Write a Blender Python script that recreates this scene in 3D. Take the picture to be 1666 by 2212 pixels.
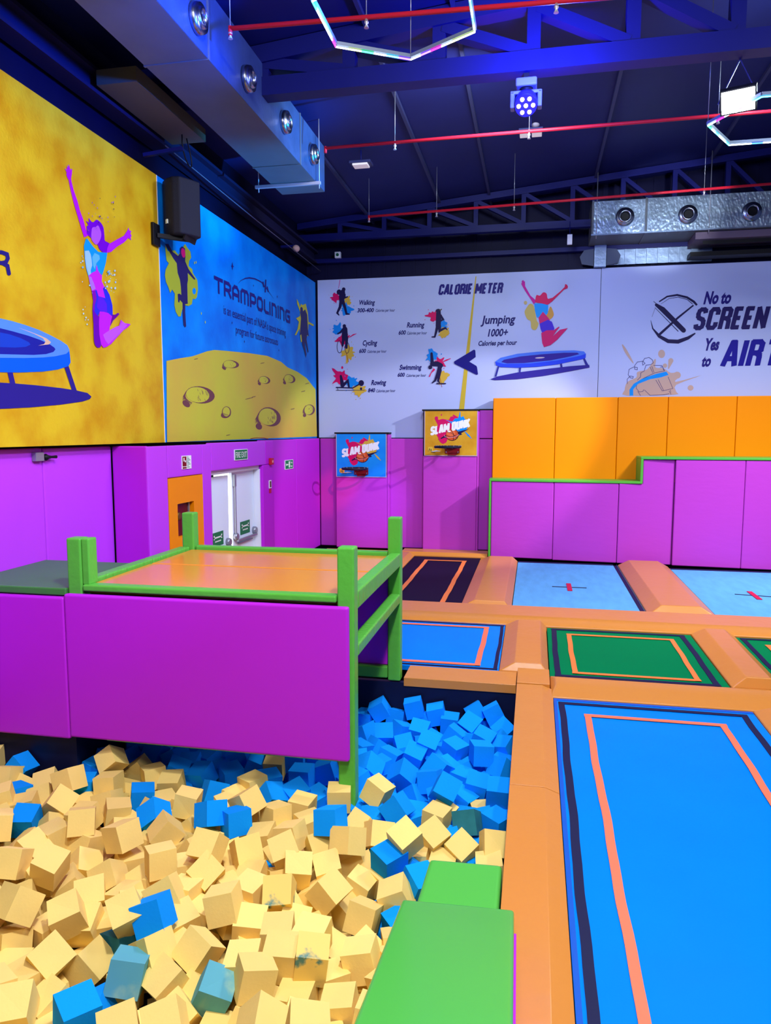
import bpy, bmesh, math, random
from mathutils import Vector, Matrix, Euler, Quaternion

for o in list(bpy.data.objects):
    bpy.data.objects.remove(o)
sc = bpy.context.scene
COL = sc.collection

# ------------------------------------------------------------------ camera
F_PX, YAW, PITCH, CX, CY, CAM_H = 1590.18, math.radians(11.411), math.radians(6.244), 833.0, 1106.0, 2.5
cd = bpy.data.cameras.new('camera')
cd.sensor_fit = 'VERTICAL'; cd.sensor_height = 24.0; cd.sensor_width = 36.0
cd.lens = F_PX / 2212.0 * 24.0
cd.clip_start = 0.05; cd.clip_end = 100
cam = bpy.data.objects.new('camera', cd); COL.objects.link(cam)
cam.location = (0, 0, CAM_H)
cam.rotation_euler = (math.pi / 2 - PITCH, 0, YAW)
sc.camera = cam

# ------------------------------------------------------------------ world, lamps, exposure
sc.view_settings.view_transform = 'Standard'
sc.view_settings.look = 'None'
sc.view_settings.gamma = 1.0
sc.view_settings.exposure = 0.0
sc.view_settings.use_curve_mapping = False
sc.cycles.use_denoising = True
sc.cycles.max_bounces = 8
sc.cycles.sample_clamp_indirect = 6.0
w = bpy.data.worlds.new('hall_ambient'); sc.world = w; w.use_nodes = True
bg = w.node_tree.nodes['Background']
bg.inputs[0].default_value = (0.30, 0.42, 1.0, 1); bg.inputs[1].default_value = 0.22

def lamp(name, kind, loc, energy, color=(1, 1, 1), target=None, size=0.3, sx=None, spot=70, blend=0.5, spread=None):
    l = bpy.data.lights.new(name, kind); l.energy = energy; l.color = color
    if kind == 'AREA':
        l.shape = 'RECTANGLE' if sx else 'SQUARE'; l.size = size
        if sx: l.size_y = sx
        if spread: l.spread = math.radians(spread)
    else:
        l.shadow_soft_size = size
    if kind == 'SPOT':
        l.spot_size = math.radians(spot); l.spot_blend = blend
    o = bpy.data.objects.new(name, l); COL.objects.link(o); o.location = loc
    if target is not None:
        d = Vector(target) - Vector(loc)
        o.rotation_euler = d.to_track_quat('-Z', 'Y').to_euler()
    return o

# floodlights of the hall (the visible one by the hexagon, the others outside the frame), stage lamps and added fills
lamp('flood_lamp_visible', 'SPOT', (1.93, 8.3, 5.75), 560, (1.0, .97, .93), (-0.6, 4.6, 0), .12, spot=140, blend=.6)
lamp('ceiling_fill_lamp', 'POINT', (2.5, 9.4, 6.35), 55, (.7, .9, 1.0), None, .1)  # added point lamp, brightens the roof sheet around the floodlight
lamp('flood_lamp_right', 'SPOT', (5.2, 11.6, 6.0), 2300, (.98, .95, 1.0), (-3.2, 15.0, .9), .07, spot=36, blend=.4)
lamp('flood_lamp_block', 'AREA', (5.4, 9.6, 6.6), 185, (.97, .96, 1.0), (3.6, 13.2, 0), .8, spread=84)
lamp('flood_lamp_rear', 'AREA', (.2, -.8, 6.2), 180, (1.0, .96, .95), (-1.2, 5.0, .2), 1.0)
lamp('flood_lamp_pit', 'AREA', (.3, 2.2, 6.5), 345, (.97, .98, 1.0), (-1.7, 4.4, 0), .4)
lamp('flood_lamp_deck', 'AREA', (4.5, 6.0, 6.6), 130, (.95, .97, 1.0), (1.4, 8.0, 0), 1.2)
lamp('flood_lamp_left', 'AREA', (-0.9, 1.2, 6.85), 120, (.9, .95, 1.0), (-4.6, 7.0, 2.4), .35)
lamp('back_wall_fill_lamp', 'AREA', (-.6, 8.9, 6.4), 170, (.76, .88, 1.0), (-3.2, 15.3, 1.2), .8)  # added fill for the back wall pads and banner, no fitting here
lamp('violet_stage_lamp', 'SPOT', (1.5, 2.5, 5.6), 950, (.42, .34, 1.0), (-4.7, 6.2, 1.2), .15, spot=30, blend=.8)
lamp('violet_spot_lamp', 'SPOT', (0.0, 8.8, 5.6), 2000, (.34, .06, 1.0), (-3.15, 15.0, 1.0), .06, spot=11, blend=.9)
lamp('magenta_spot_lamp', 'SPOT', (0.1, 8.8, 5.6), 1500, (1.0, .0, .18), (-4.05, 15.0, 1.35), .05, spot=7, blend=.8)
lamp('blue_stage_lamp', 'POINT', (0.0, 7.75, 6.05), 300, (.035, .06, 1.0), None, .12)
lamp('duct_side_fill_lamp', 'SPOT', (-1.2, 5.9, 5.55), 1500, (.008, .10, 1.0), (-3.1, 6.5, 6.2), .1, spot=54, blend=.7)  # added blue spot for the duct side, apart from the hexagon tubes
lamp('blue_duct_lamp', 'SPOT', (6.5, 9.0, 1.6), 20000, (.006, .28, .75), (-3.4, 10.0, 6.0), .2, spot=15, blend=.9)
lamp('silver_duct_fill_lamp', 'SPOT', (2.6, 10.4, 5.7), 430, (.85, .93, 1.0), (2.3, 14.4, 6.45), .1, spot=27, blend=.4)  # added spot without a fitting, brightens the embossed duct
lamp('blue_wash_lamp', 'SPOT', (3.0, 9.5, 5.6), 170, (.2, .36, 1.0), (0.6, 15.3, 3.9), .3, spot=60, blend=1)

# ------------------------------------------------------------------ helpers
def at(px, py, ax, val):
    """point of the plane ax = val that the photograph shows at (px, py)"""
    fx = Vector((-math.sin(YAW) * math.cos(PITCH), math.cos(YAW) * math.cos(PITCH), -math.sin(PITCH)))
    rx = Vector((math.cos(YAW), math.sin(YAW), 0)); dn = fx.cross(rx)
    d = fx + rx * ((px - CX) / F_PX) + dn * ((py - CY) / F_PX)
    i = 'xyz'.index(ax); c = Vector((0, 0, CAM_H))
    return c + d * ((val - c[i]) / d[i])

def lin(r, g, b):
    f = lambda c: (c / 12.92) if c <= 0.04045 else ((c + 0.055) / 1.055) ** 2.4
    return (f(r / 255), f(g / 255), f(b / 255), 1.0)

MATS = {}
def mat(name, rgb, rough=0.5, metal=0.0, bump=0.0, bscale=8.0, stretch=(1, 1, 1), var=0.0, vscale=3.0, rgb2=None, emit=None, estr=0.0, spec=0.2, coat=0.0, detail=4.0, lo=0.35, hi=0.65):
    if name in MATS: return MATS[name]
    m = bpy.data.materials.new(name); m.use_nodes = True; MATS[name] = m
    nt = m.node_tree; p = nt.nodes['Principled BSDF']
    c = lin(*rgb); p.inputs['Base Color'].default_value = c
    p.inputs['Roughness'].default_value = rough; p.inputs['Metallic'].default_value = metal
    p.inputs['Specular IOR Level'].default_value = spec; p.inputs['Coat Weight'].default_value = coat
    p.inputs['Coat Roughness'].default_value = 0.2
    tc = None
    if bump or rgb2 or var:
        tc = nt.nodes.new('ShaderNodeTexCoord'); mp = nt.nodes.new('ShaderNodeMapping')
        mp.inputs['Scale'].default_value = stretch
        nt.links.new(tc.outputs['Object'], mp.inputs['Vector'])
    if bump:
        n = nt.nodes.new('ShaderNodeTexNoise'); n.inputs['Scale'].default_value = bscale; n.inputs['Detail'].default_value = detail
        nt.links.new(mp.outputs[0], n.inputs['Vector'])
        b = nt.nodes.new('ShaderNodeBump'); b.inputs['Strength'].default_value = bump; b.inputs['Distance'].default_value = 0.02
        nt.links.new(n.outputs['Fac'], b.inputs['Height']); nt.links.new(b.outputs[0], p.inputs['Normal'])
    if rgb2 or var:
        n2 = nt.nodes.new('ShaderNodeTexNoise'); n2.inputs['Scale'].default_value = vscale; n2.inputs['Detail'].default_value = 6
        nt.links.new(mp.outputs[0], n2.inputs['Vector'])
        r = nt.nodes.new('ShaderNodeValToRGB')
        e0, e1 = r.color_ramp.elements[0], r.color_ramp.elements[1]
        e0.position = lo; e1.position = hi
        if rgb2: c2 = lin(*rgb2)
        else: c2 = tuple(x * (1 - var) for x in c[:3]) + (1,)
        e0.color = c2; e1.color = c
        nt.links.new(n2.outputs['Fac'], r.inputs[0]); nt.links.new(r.outputs[0], p.inputs['Base Color'])
    if emit:
        p.inputs['Emission Color'].default_value = lin(*emit); p.inputs['Emission Strength'].default_value = estr
    return m

class MB:
    """collects shapes and links them as ONE mesh object"""
    def __init__(s): s.v = []; s.f = []; s.m = []; s.sm = []
    def add(s, pts, faces, m=0, smooth=False):
        b = len(s.v); s.v += [Vector(p) for p in pts]
        for f in faces: s.f.append([b + i for i in f]); s.m.append(m); s.sm.append(smooth)
        return s
    def hexa(s, p, m=0):
        return s.add(p, [(0, 3, 2, 1), (4, 5, 6, 7), (0, 1, 5, 4), (1, 2, 6, 5), (2, 3, 7, 6), (3, 0, 4, 7)], m)
    def box(s, lo, hi, m=0):
        x0, y0, z0 = lo; x1, y1, z1 = hi
        return s.hexa([(x0, y0, z0), (x1, y0, z0), (x1, y1, z0), (x0, y1, z0), (x0, y0, z1), (x1, y0, z1), (x1, y1, z1), (x0, y1, z1)], m)
    def bar(s, a, b, w, h, up=(0, 0, 1), m=0):
        a, b = Vector(a), Vector(b); d = (b - a).normalized(); u = Vector(up)
        r = d.cross(u).normalized(); u = r.cross(d).normalized(); r *= w / 2; u *= h / 2
        return s.hexa([a - r - u, a + r - u, b + r - u, b - r - u, a - r + u, a + r + u, b + r + u, b - r + u], m)
    def prism(s, base, vec, m=0):
        n = len(base); base = [Vector(p) for p in base]; vec = Vector(vec)
        return s.add(base + [p + vec for p in base], [tuple(range(n - 1, -1, -1)), tuple(range(n, 2 * n))] + [(i, (i + 1) % n, n + (i + 1) % n, n + i) for i in range(n)], m)
    def lathe(s, o, axis, prof, n=24, m=0, cap=True, smooth=True):
        o = Vector(o); a = Vector(axis).normalized(); t = a.orthogonal().normalized(); u = a.cross(t)
        pts = []
        for r, h in prof:
            for k in range(n):
                q = 2 * math.pi * k / n
                pts.append(o + a * h + (t * math.cos(q) + u * math.sin(q)) * r)
        fs = []
        for i in range(len(prof) - 1):
            for k in range(n):
                k2 = (k + 1) % n
                fs.append((i * n + k, i * n + k2, (i + 1) * n + k2, (i + 1) * n + k))
        s.add(pts, fs, m, smooth)
        if cap:
            b = len(s.v) - len(pts)
            if prof[0][0] > 1e-5: s.f.append([b + k for k in range(n - 1, -1, -1)]); s.m.append(m); s.sm.append(False)
            if prof[-1][0] > 1e-5:
                b2 = b + (len(prof) - 1) * n; s.f.append([b2 + k for k in range(n)]); s.m.append(m); s.sm.append(False)
        return s
    def tube(s, pts, r, n=8, m=0, closed=False):
        pts = [Vector(p) for p in pts]; N = len(pts); vs = []
        prev = None
        for i, p in enumerate(pts):
            if closed: d = (pts[(i + 1) % N] - pts[i - 1]).normalized()
            else: d = (pts[min(i + 1, N - 1)] - pts[max(i - 1, 0)]).normalized()
            if prev is None: t = d.orthogonal().normalized()
            else:
                t = (prev - d * prev.dot(d)); t = t.normalized() if t.length > 1e-6 else d.orthogonal().normalized()
            prev = t; u = d.cross(t)
            for k in range(n):
                q = 2 * math.pi * k / n
                vs.append(p + (t * math.cos(q) + u * math.sin(q)) * r)
        fs = []
        for i in range(N if closed else N - 1):
            j = (i + 1) % N
            for k in range(n):
                k2 = (k + 1) % n
                fs.append((i * n + k, i * n + k2, j * n + k2, j * n + k))
        if not closed:
            fs.append(tuple(range(n - 1, -1, -1))); fs.append(tuple((N - 1) * n + k for k in range(n)))
        return s.add(vs, fs, m, True)
    def ball(s, c, r, n=14, k=8, m=0, scale=(1, 1, 1)):
        c = Vector(c); b = len(s.v)
        prof = [(math.sin(math.pi * i / k), -math.cos(math.pi * i / k)) for i in range(k + 1)]
        prof[0] = (1e-4, -1); prof[-1] = (1e-4, 1)
        s.lathe((0, 0, 0), (0, 0, 1), [(q * r, h * r) for q, h in prof], n, m, cap=False)
        for i in range(b, len(s.v)):
            v = s.v[i]; s.v[i] = Vector((v.x * scale[0], v.y * scale[1], v.z * scale[2])) + c
        return s
    def build(s, name, mats, parent=None, bevel=0.0, seg=3, fixn=True):
        off = Vector(parent.get('_o', (0, 0, 0))) if parent else Vector()
        me = bpy.data.meshes.new(name)
        me.from_pydata([p - off for p in s.v], [], s.f)
        if not isinstance(mats, (list, tuple)): mats = [mats]
        for m in mats: me.materials.append(m)
        for p, mi, sm in zip(me.polygons, s.m, s.sm): p.material_index = mi; p.use_smooth = sm
        bm = bmesh.new(); bm.from_mesh(me)
        if fixn: bmesh.ops.recalc_face_normals(bm, faces=bm.faces[:])
        if bevel:
            es = [e for e in bm.edges if len(e.link_faces) == 2 and e.calc_face_angle(0) > 0.35]
            bmesh.ops.bevel(bm, geom=es, offset=bevel, segments=seg, profile=0.6, affect='EDGES', clamp_overlap=True)
            for f in bm.faces: f.smooth = True
        bm.to_mesh(me); bm.free()
        o = bpy.data.objects.new(name, me); COL.objects.link(o)
        if parent:
            o.parent = parent
            o['_o'] = tuple(off)
        if bevel:
            wn = o.modifiers.new('wn', 'WEIGHTED_NORMAL'); wn.weight = 100
        return o

def tag(o, label, cat, group=None, kind=None):
    o['label'] = label; o['category'] = cat
    if group: o['group'] = group
    if kind: o['kind'] = kind
    return o
def thing(name, label, cat, loc=(0, 0, 0), group=None):
    o = bpy.data.objects.new(name, None); COL.objects.link(o); o.location = loc; o['_o'] = tuple(loc)
    o.empty_display_size = 0.1
    return tag(o, label, cat, group)
def struct(o): o['kind'] = 'structure'; return o
def copy_tree(o, delta, parent=None):
    c = o.copy(); COL.objects.link(c)
    if parent: c.parent = parent
    else: c.location = Vector(o.location) + Vector(delta)
    for ch in list(o.children): copy_tree(ch, delta, c)
    return c

# ------------------------------------------------------------------ materials
V = dict(rough=0.38, bump=0.10, bscale=5)
PURPLE = mat('purple_vinyl', (186, 34, 212), **V)
PURPLE_W = mat('violet_vinyl', (188, 62, 226), **V)
PINK = mat('pink_vinyl', (186, 62, 190), rough=.36, bump=.22, bscale=4, stretch=(1, 1, 2.2))
ORANGE_W = mat('amber_vinyl', (240, 138, 0), rough=.42, bump=.06, bscale=5, spec=.12)
ORANGE = mat('orange_vinyl', (210, 134, 54), rough=.3, bump=.2, bscale=6, spec=.4)
ORANGE_T = mat('orange_mat_vinyl', (222, 140, 52), rough=.16, bump=.05, bscale=3)
GREEN = mat('green_vinyl', (88, 178, 62), rough=.34, bump=.28, bscale=14, stretch=(1, 1, 1))
GREEN_R = mat('ruched_green_vinyl', (88, 178, 62), rough=.32, bump=.9, bscale=3, stretch=(1.2, 9, 1.2))
GREEN_M = mat('green_mat_vinyl', (84, 182, 72), rough=.28, bump=.05, bscale=5)
GREEN_D = mat('dark_green_vinyl', (66, 116, 66), rough=.45, bump=.06, bscale=5)
NAVY = mat('navy_wall', (14, 18, 52), rough=.45, bump=.1, bscale=3)
NAVYB = mat('navy_paint', (10, 10, 42), rough=.6, var=.25, vscale=2, spec=.1)
CLAD = mat('navy_cladding', (12, 12, 50), rough=.5, spec=.12)
ROOF = mat('roof_panel', (28, 34, 98), rough=.55, var=.2, vscale=.8)
STEEL = mat('painted_steel', (14, 19, 92), rough=.42)
PURLIN = mat('purlin_steel', (52, 56, 96), rough=.5)
DUCT = mat('galvanised_duct', (128, 146, 172), rough=.34, metal=.75, bump=.25, bscale=9, var=.25, vscale=5)
DUCT_B = mat('blue_lit_duct', (70, 92, 134), rough=.4, metal=.3, bump=.2, bscale=9, var=.2, vscale=5)  # side sheet of the long duct, blue stage light mixed into its colour
DUCT_D = mat('dull_duct', (98, 104, 112), rough=.5, metal=.2, var=.1, vscale=3)
CHROME = mat('chrome', (150, 156, 172), rough=.26, metal=1)
BLACK = mat('black_plastic', (14, 14, 20), rough=.5)
CHAR = mat('charcoal_grille', (26, 27, 44), rough=.55, bump=.3, bscale=160)
RED = mat('red_pipe_paint', (186, 28, 48), rough=.4)
REDD = mat('red_steel', (120, 12, 24), rough=.4)
WHITE = mat('white_paint', (225, 230, 242), rough=.4)
GREYM = mat('grey_metal', (150, 152, 165), rough=.35, metal=.6)
BLUE_MAT = mat('blue_bed', (0, 128, 244), rough=.45, bump=.05, bscale=90, var=.06, vscale=1.1, spec=.02)
BLUE_ED = mat('blue_edge', (0, 84, 190), rough=.5)
GREEN_BED = mat('green_bed', (0, 122, 70), rough=.6, bump=.1, bscale=120, spec=.01)
SKY_BED = mat('light_blue_bed', (96, 170, 230), rough=.6, bump=.15, bscale=60, var=.12, vscale=9, stretch=(1, .3, 1), spec=.05)
BLACK_BED = mat('black_bed', (20, 17, 44), rough=.6, bump=.1, bscale=120, spec=.06)
WEB = mat('navy_webbing', (14, 22, 64), rough=.6)
WEB_N = mat('grey_webbing', (40, 52, 84), rough=.7)
TAPE = mat('coral_tape', (255, 120, 84), rough=.5, bump=.1, bscale=40)
TAPE_O = mat('orange_tape', (240, 128, 58), rough=.5)
REDX = mat('red_tape', (200, 26, 60), rough=.5)
FY = mat('yellow_foam', (250, 217, 128), rough=.95, spec=.04, bump=.05, bscale=60, var=.05, vscale=5)
FB = mat('blue_foam', (12, 152, 255), rough=.9, spec=.08, bump=.05, bscale=60)
FT = mat('teal_stained_foam', (92, 164, 180), rough=.9, spec=.15, rgb2=(150, 190, 170), vscale=7, stretch=(1, 1, .25), lo=.3, hi=.5)
FG = mat('dark_teal_foam', (44, 120, 128), rough=.9, spec=.15, var=.2, vscale=9)
# ================================================================== SETTING
b = MB().box((-4.95, -1.5, -1.75), (8, 15.9, -1.6)); struct(b.build('floor', mat('concrete', (60, 60, 72), rough=.8)))
b = MB().box((-4.95, -1.5, -1.6), (-4.80, 15.6, 6.9)); struct(b.build('wall_left', NAVYB))
b = MB().box((-4.8, 15.37, -1.6), (9, 15.6, 7.7))
x = -4.7
while x < 8.8:
    b.box((x, 15.35, 5.6), (x + .05, 15.375, 7.6)); x += .31
struct(b.build('wall_back', CLAD))
# roof: pitched sheet, higher to the right
zr = lambda x: 7.12 + .095 * x
b = MB().hexa([(-4.95, -1.5, zr(-4.95)), (9, -1.5, zr(9)), (9, 15.6, zr(9)), (-4.95, 15.6, zr(-4.95)),
               (-4.95, -1.5, zr(-4.95) + .1), (9, -1.5, zr(9) + .1), (9, 15.6, zr(9) + .1), (-4.95, 15.6, zr(-4.95) + .1)])
struct(b.build('ceiling', ROOF))
# foam pit lining
b = MB().box((-.115, 1.2, -1.6), (-.06, 7.18, -.03)); struct(b.build('wall_pit_right', NAVY))
b = MB().box((-3.72, 7.12, -1.6), (-.115, 7.18, -.03)); struct(b.build('wall_pit_far', NAVY))
b = MB().box((-3.72, 5.28, -1.6), (-3.66, 7.12, 0.0)).box((-4.8, 5.22, -1.6), (-3.66, 5.28, 1.15)); struct(b.build('wall_pit_left', NAVY))

# roof members
for px, py, X, name in [(0, 0, -3.35, 0), (0, 0, -1.9, 0), (0, 0, -.95, 0), (0, 0, 1.0, 0), (0, 0, 3.0, 0)]:
    o = MB().box((X - .022, 2.0, zr(X) - .06), (X + .022, 15.35, zr(X) - .006)).build('roof_purlin', PURLIN)
    lab = {-3.35: 'roof purlin beside the long left duct', -1.9: 'grey roof purlin carrying the small white emergency light', -.95: 'thin grey roof purlin left of the moving head stage light',
           1.0: 'dark roof purlin above the left end of the embossed silver duct', 3.0: 'dark roof purlin above the right part of the embossed silver duct'}[X]
    tag(o, lab, 'roof beam', 'purlins under the roof sheet')
def truss(name, label, Y, z0, ch, w, xs, xe, step, x_start):
    t = thing(name, label, 'truss', (xs, Y, z0), 'roof trusses')
    MB().box((xs, Y - w / 2, z0), (xe, Y + w / 2, z0 + ch)).build('bottom_chord', STEEL, t)
    MB().hexa([(xs, Y - w / 2, zr(xs) - ch), (xe, Y - w / 2, zr(xe) - ch), (xe, Y + w / 2, zr(xe) - ch), (xs, Y + w / 2, zr(xs) - ch),
               (xs, Y - w / 2, zr(xs) - .012), (xe, Y - w / 2, zr(xe) - .012), (xe, Y + w / 2, zr(xe) - .012), (xs, Y + w / 2, zr(xs) - .012)]).build('top_chord', STEEL, t)
    x = x_start; k = 0
    while x < xe - .1:
        MB().box((x - w * .35, Y - w * .35, z0 + ch * .9), (x + w * .35, Y + w * .35, zr(x) - ch * .9)).build('web_post', STEEL, t)
        if x + step < xe:
            MB().bar((x + w * .2, Y, zr(x) - ch), (x + step - w * .2, Y, z0 + ch), w * .6, w * .75, up=(0, 1, 0)).build('web_diagonal', STEEL, t)
        x += step; k += 1
    return t
truss('roof_truss', 'navy steel roof truss holding the moving head stage light', 8.42, 6.27, .20, .2, -4.78, 8.9, 1.0, -4.1)
truss('roof_truss', 'dark steel roof truss in front of the back wall cladding', 14.75, 6.30, .13, .12, -4.78, 8.9, .9, -3.9)
b = MB().box((-4.74, 3, 5.98), (-4.52, 15.3, 6.02)).box((-4.64, 3, 6.02), (-4.61, 15.3, 6.2)).box((-4.74, 3, 6.2), (-4.52, 15.3, 6.24))
tag(b.build('eaves_beam', mat('eaves_steel', (30, 28, 62), rough=.5)), 'dark steel beam running along the wall above the wide wall banners', 'roof beam')
b = MB().box((-4.7, 15.2, 5.98), (4.6, 15.34, 6.06))
tag(b.build('cladding_rail', STEEL), 'dark horizontal rail across the upper back wall', 'rail')
b = MB().box((1.3, 15.24, 5.7), (3.2, 15.3, 6.12))
xx = 1.42
while xx < 3.1:
    b.box((xx, 15.22, 5.7), (xx + .03, 15.241, 6.12)); xx += .2
tag(b.build('metal_cladding', DUCT), 'bright silver sheet cladding showing between the embossed duct and the banner top', 'cladding')
t = thing('steel_column', 'silver steel column with gusset plates under the left end of the embossed duct', 'column', (1.16, 15.2, 5.66))
MB().box((1.05, 15.14, 5.66), (1.27, 15.26, 6.3)).build('shaft', DUCT, t)
for s in (-1, 1):
    x = 1.16 + s * .24
    MB().prism([(1.16 + s * .12, 15.16, 5.68), (1.16 + s * .34, 15.16, 5.72), (1.16 + s * .38, 15.16, 5.86), (1.16 + s * .3, 15.16, 5.98), (1.16 + s * .12, 15.16, 6.0)], (0, .02, 0)).build('gusset_plate', mat('gusset_steel', (74, 84, 108), rough=.5), t)

# ================================================================== TRAMPOLINE DECK
def deck_pad(label, x0, x1, y0, y1, sl=(0, 0, 0, 0), h=.075, m=None, cut=0.0, group='orange deck pads'):
    """sl = widths of the sloped sides left, right, near, far"""
    l, r, n, f = sl
    g = .004
    x0 += g; x1 -= g; y0 += g; y1 -= g
    zb = -.06
    top = [(x0 + l, y0 + n, h), (x1 - r, y0 + n, h), (x1 - r, y1 - f, h), (x0 + l, y1 - f, h)]
    mid = [(x0, y0, .012 if l or n else h - .004), (x1, y0, .012 if r or n else h - .004), (x1, y1, .012 if r or f else h - .004), (x0, y1, .012 if l or f else h - .004)]
    bot = [(p[0], p[1], zb) for p in mid]
    mb = MB(); mb.add(bot + mid + top, [(3, 2, 1, 0), (8, 9, 10, 11)] + [(i, (i + 1) % 4, 4 + (i + 1) % 4, 4 + i) for i in range(4)] + [(4 + i, 4 + (i + 1) % 4, 8 + (i + 1) % 4, 8 + i) for i in range(4)])
    o = mb.build('deck_pad', m or ORANGE, bevel=.012, seg=2)
    return tag(o, label, 'trampoline pad', group)

DS = .14
deck_pad('orange pad strip along the back wall behind the black trampoline bed', -2.62, -.87, 14.55, 15.0, (0, 0, .05, 0))
deck_pad('orange pad left of the black trampoline bed, partly behind the raised platform', -2.95, -2.33, 10.3, 14.55, (0, .1, 0, 0))
deck_pad('wide orange deck pad below the double fire exit door', -4.3, -2.95, 7.35, 15.0, (0, 0, 0, 0), h=.02)
deck_pad('sloped orange pad between the black bed and a light blue bed', -1.0, -.27, 10.3, 14.25, (.2, .1, .06, .06), h=.11)
deck_pad('sloped orange pad between the two light blue beds', 1.57, 2.47, 10.36, 14.2, (.18, .2, .1, .1), h=.13)
deck_pad('long orange cross strip between the light blue beds and the green beds', -2.62, 5.2, 9.47, 10.3, (0, 0, .2, .05), h=.085)
deck_pad('sloped orange pad between the small blue bed and the first green bed', -.32, .2, 7.56, 9.47, (.16, .08, .05, .05), h=.10)
deck_pad('sloped orange pad between the two green beds', 1.94, 2.45, 7.5, 9.47, (.14, .14, .05, .08), h=.11)
deck_pad('orange cross strip between the first green bed and the large blue bed', .2, 5.2, 6.89, 7.5, (.05, 0, .24, .16), h=.055)
deck_pad('narrow orange pad along the far rim of the foam pit, right of the platform', -1.25, -.125, 7.1, 7.56, (0, 0, 0, .06), h=.03)
deck_pad('square orange corner pad where pit rim and cross strips meet', -.125, .2, 7.1, 7.56, (0, 0, 0, 0), h=.06)
deck_pad('orange rim pad beside the blue cubes, farther from the camera', -.125, .225, 4.985, 7.1, (0, .1, 0, 0), h=.05)
deck_pad('long glossy orange rim pad beside the green mats, running to the picture bottom', -.125, .225, 1.2, 4.985, (0, .1, 0, 0), h=.05)
deck_pad('orange pad at the right picture edge beside the large blue bed', 1.965, 2.5, 1.2, 6.89, (.16, .1, 0, .12), h=.11)

def trampoline(label, x0, x1, y0, y1, bed, web=None, tape=None, ti=(.27, .27, .3, .3), wi=(.05, .05, .05, .05), tw=.055, ww=.055, edge=None, group='trampolines'):
    t = thing('trampoline', label, 'trampoline', (x0, y0, -.02), group)
    MB().box((x0 + .001, y0 + .001, -.05), (x1 - .001, y1 - .001, 0)).build('bed', bed, t)
    if edge:
        MB().box((x0 + .002, y1 - .05, 0), (x1 - .002, y1 - .004, .004)).box((x0 + .002, y0 + .002, 0), (x0 + .03, y1 - .05, .004)).build('edge_band', edge, t)
    def ring(ins, w, z, name, m):
        a, bb, c, d = x0 + ins[0], x1 - ins[1], y0 + ins[2], y1 - ins[3]
        k = MB(); z0 = z - .0035
        N = 40
        for i in range(N):   # slightly wavering strips
            j = lambda q, s: .004 * math.sin(q * 4.3 + s) + .002 * math.sin(q * 11 + s)
            for (ax, s) in ((a, 0), (bb - w, 2)):
                y_0 = c + (d - c) * i / N; y_1 = c + (d - c) * (i + 1) / N
                p0, p1 = ax + j(y_0, s), ax + j(y_1, s)
                k.hexa([(p0, y_0, z0), (p0 + w, y_0, z0), (p1 + w, y_1, z0), (p1, y_1, z0), (p0, y_0, z), (p0 + w, y_0, z), (p1 + w, y_1, z), (p1, y_1, z)])
        for ay in (c, d - w):
            k.box((a, ay, z0), (bb, ay + w, z + .0006))
        k.build(name, m, t)
    if web: ring(wi, ww, .006, 'webbing', web)
    if tape: ring(ti, tw, .0095, 'tape_frame', tape)
    return t
trampoline('large blue trampoline bed with coral tape frame in the foreground', .225, 1.965, 1.2, 6.885, BLUE_MAT, WEB, TAPE, ti=(.255, .305, .45, .36), wi=(.045, .07, .05, .09), edge=BLUE_ED)
trampoline('small blue trampoline bed with coral tape beside the raised platform', -2.05, -.32, 7.58, 9.46, BLUE_MAT, WEB, TAPE, ti=(.26, .20, .12, .16), wi=(.04, .015, .03, .03), tw=.06, ww=.04, edge=BLUE_ED)
trampoline('green trampoline bed with a full orange tape frame', .205, 1.935, 7.52, 9.44, GREEN_BED, WEB, TAPE_O, ti=(.23, .24, .12, .26), wi=(.05, .08, .005, .04), tw=.055, ww=.06)
trampoline('green trampoline bed cut off by the right picture edge', 2.45, 4.2, 7.52, 9.44, GREEN_BED, WEB, TAPE_O, ti=(.25, .25, .12, .3), wi=(.04, .08, .02, .04))
trampoline('large blue bed past the right edge pad', 2.5, 4.2, 1.2, 6.885, BLUE_MAT, WEB, TAPE, edge=BLUE_ED)
trampoline('black slam dunk trampoline bed with orange tape lines', -2.33, -1.0, 10.32, 14.5, BLACK_BED, None, TAPE_O, ti=(.27, .24, -.0, .40), tw=.075)
def cross_bed(label, x0, x1, y0, y1, cx, cy, rot):
    t = trampoline(label, x0, x1, y0, y1, SKY_BED, group='trampolines')
    MB().bar((cx - .27, cy - .27 * rot, .004), (cx + .27, cy + .27 * rot, .004), .035, .006).build('marker_line', WEB_N, t)
    MB().bar((cx, cy - .28, .007), (cx, cy + .28, .007), .075, .008).build('marker_cross', REDX, t)
    MB().box((x0 + .004, y1 - .12, -.05), (x1 - .004, y1, .003)).box((x1 - .07, y0, -.05), (x1 - .005, y1, .003)).build('edge_band', WEB, t)
P0 = at(1230, 1269, 'z', 0); P1 = at(1630, 1287, 'z', 0)
cross_bed('light blue trampoline bed with red cross marker left of the sloped pad', -.265, 1.565, 10.31, 14.3, P0.x, P0.y, 0)
cross_bed('light blue trampoline bed with red cross marker at the right picture edge', 2.48, 4.3, 10.31, 14.1, P1.x, P1.y, -.15)

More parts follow.
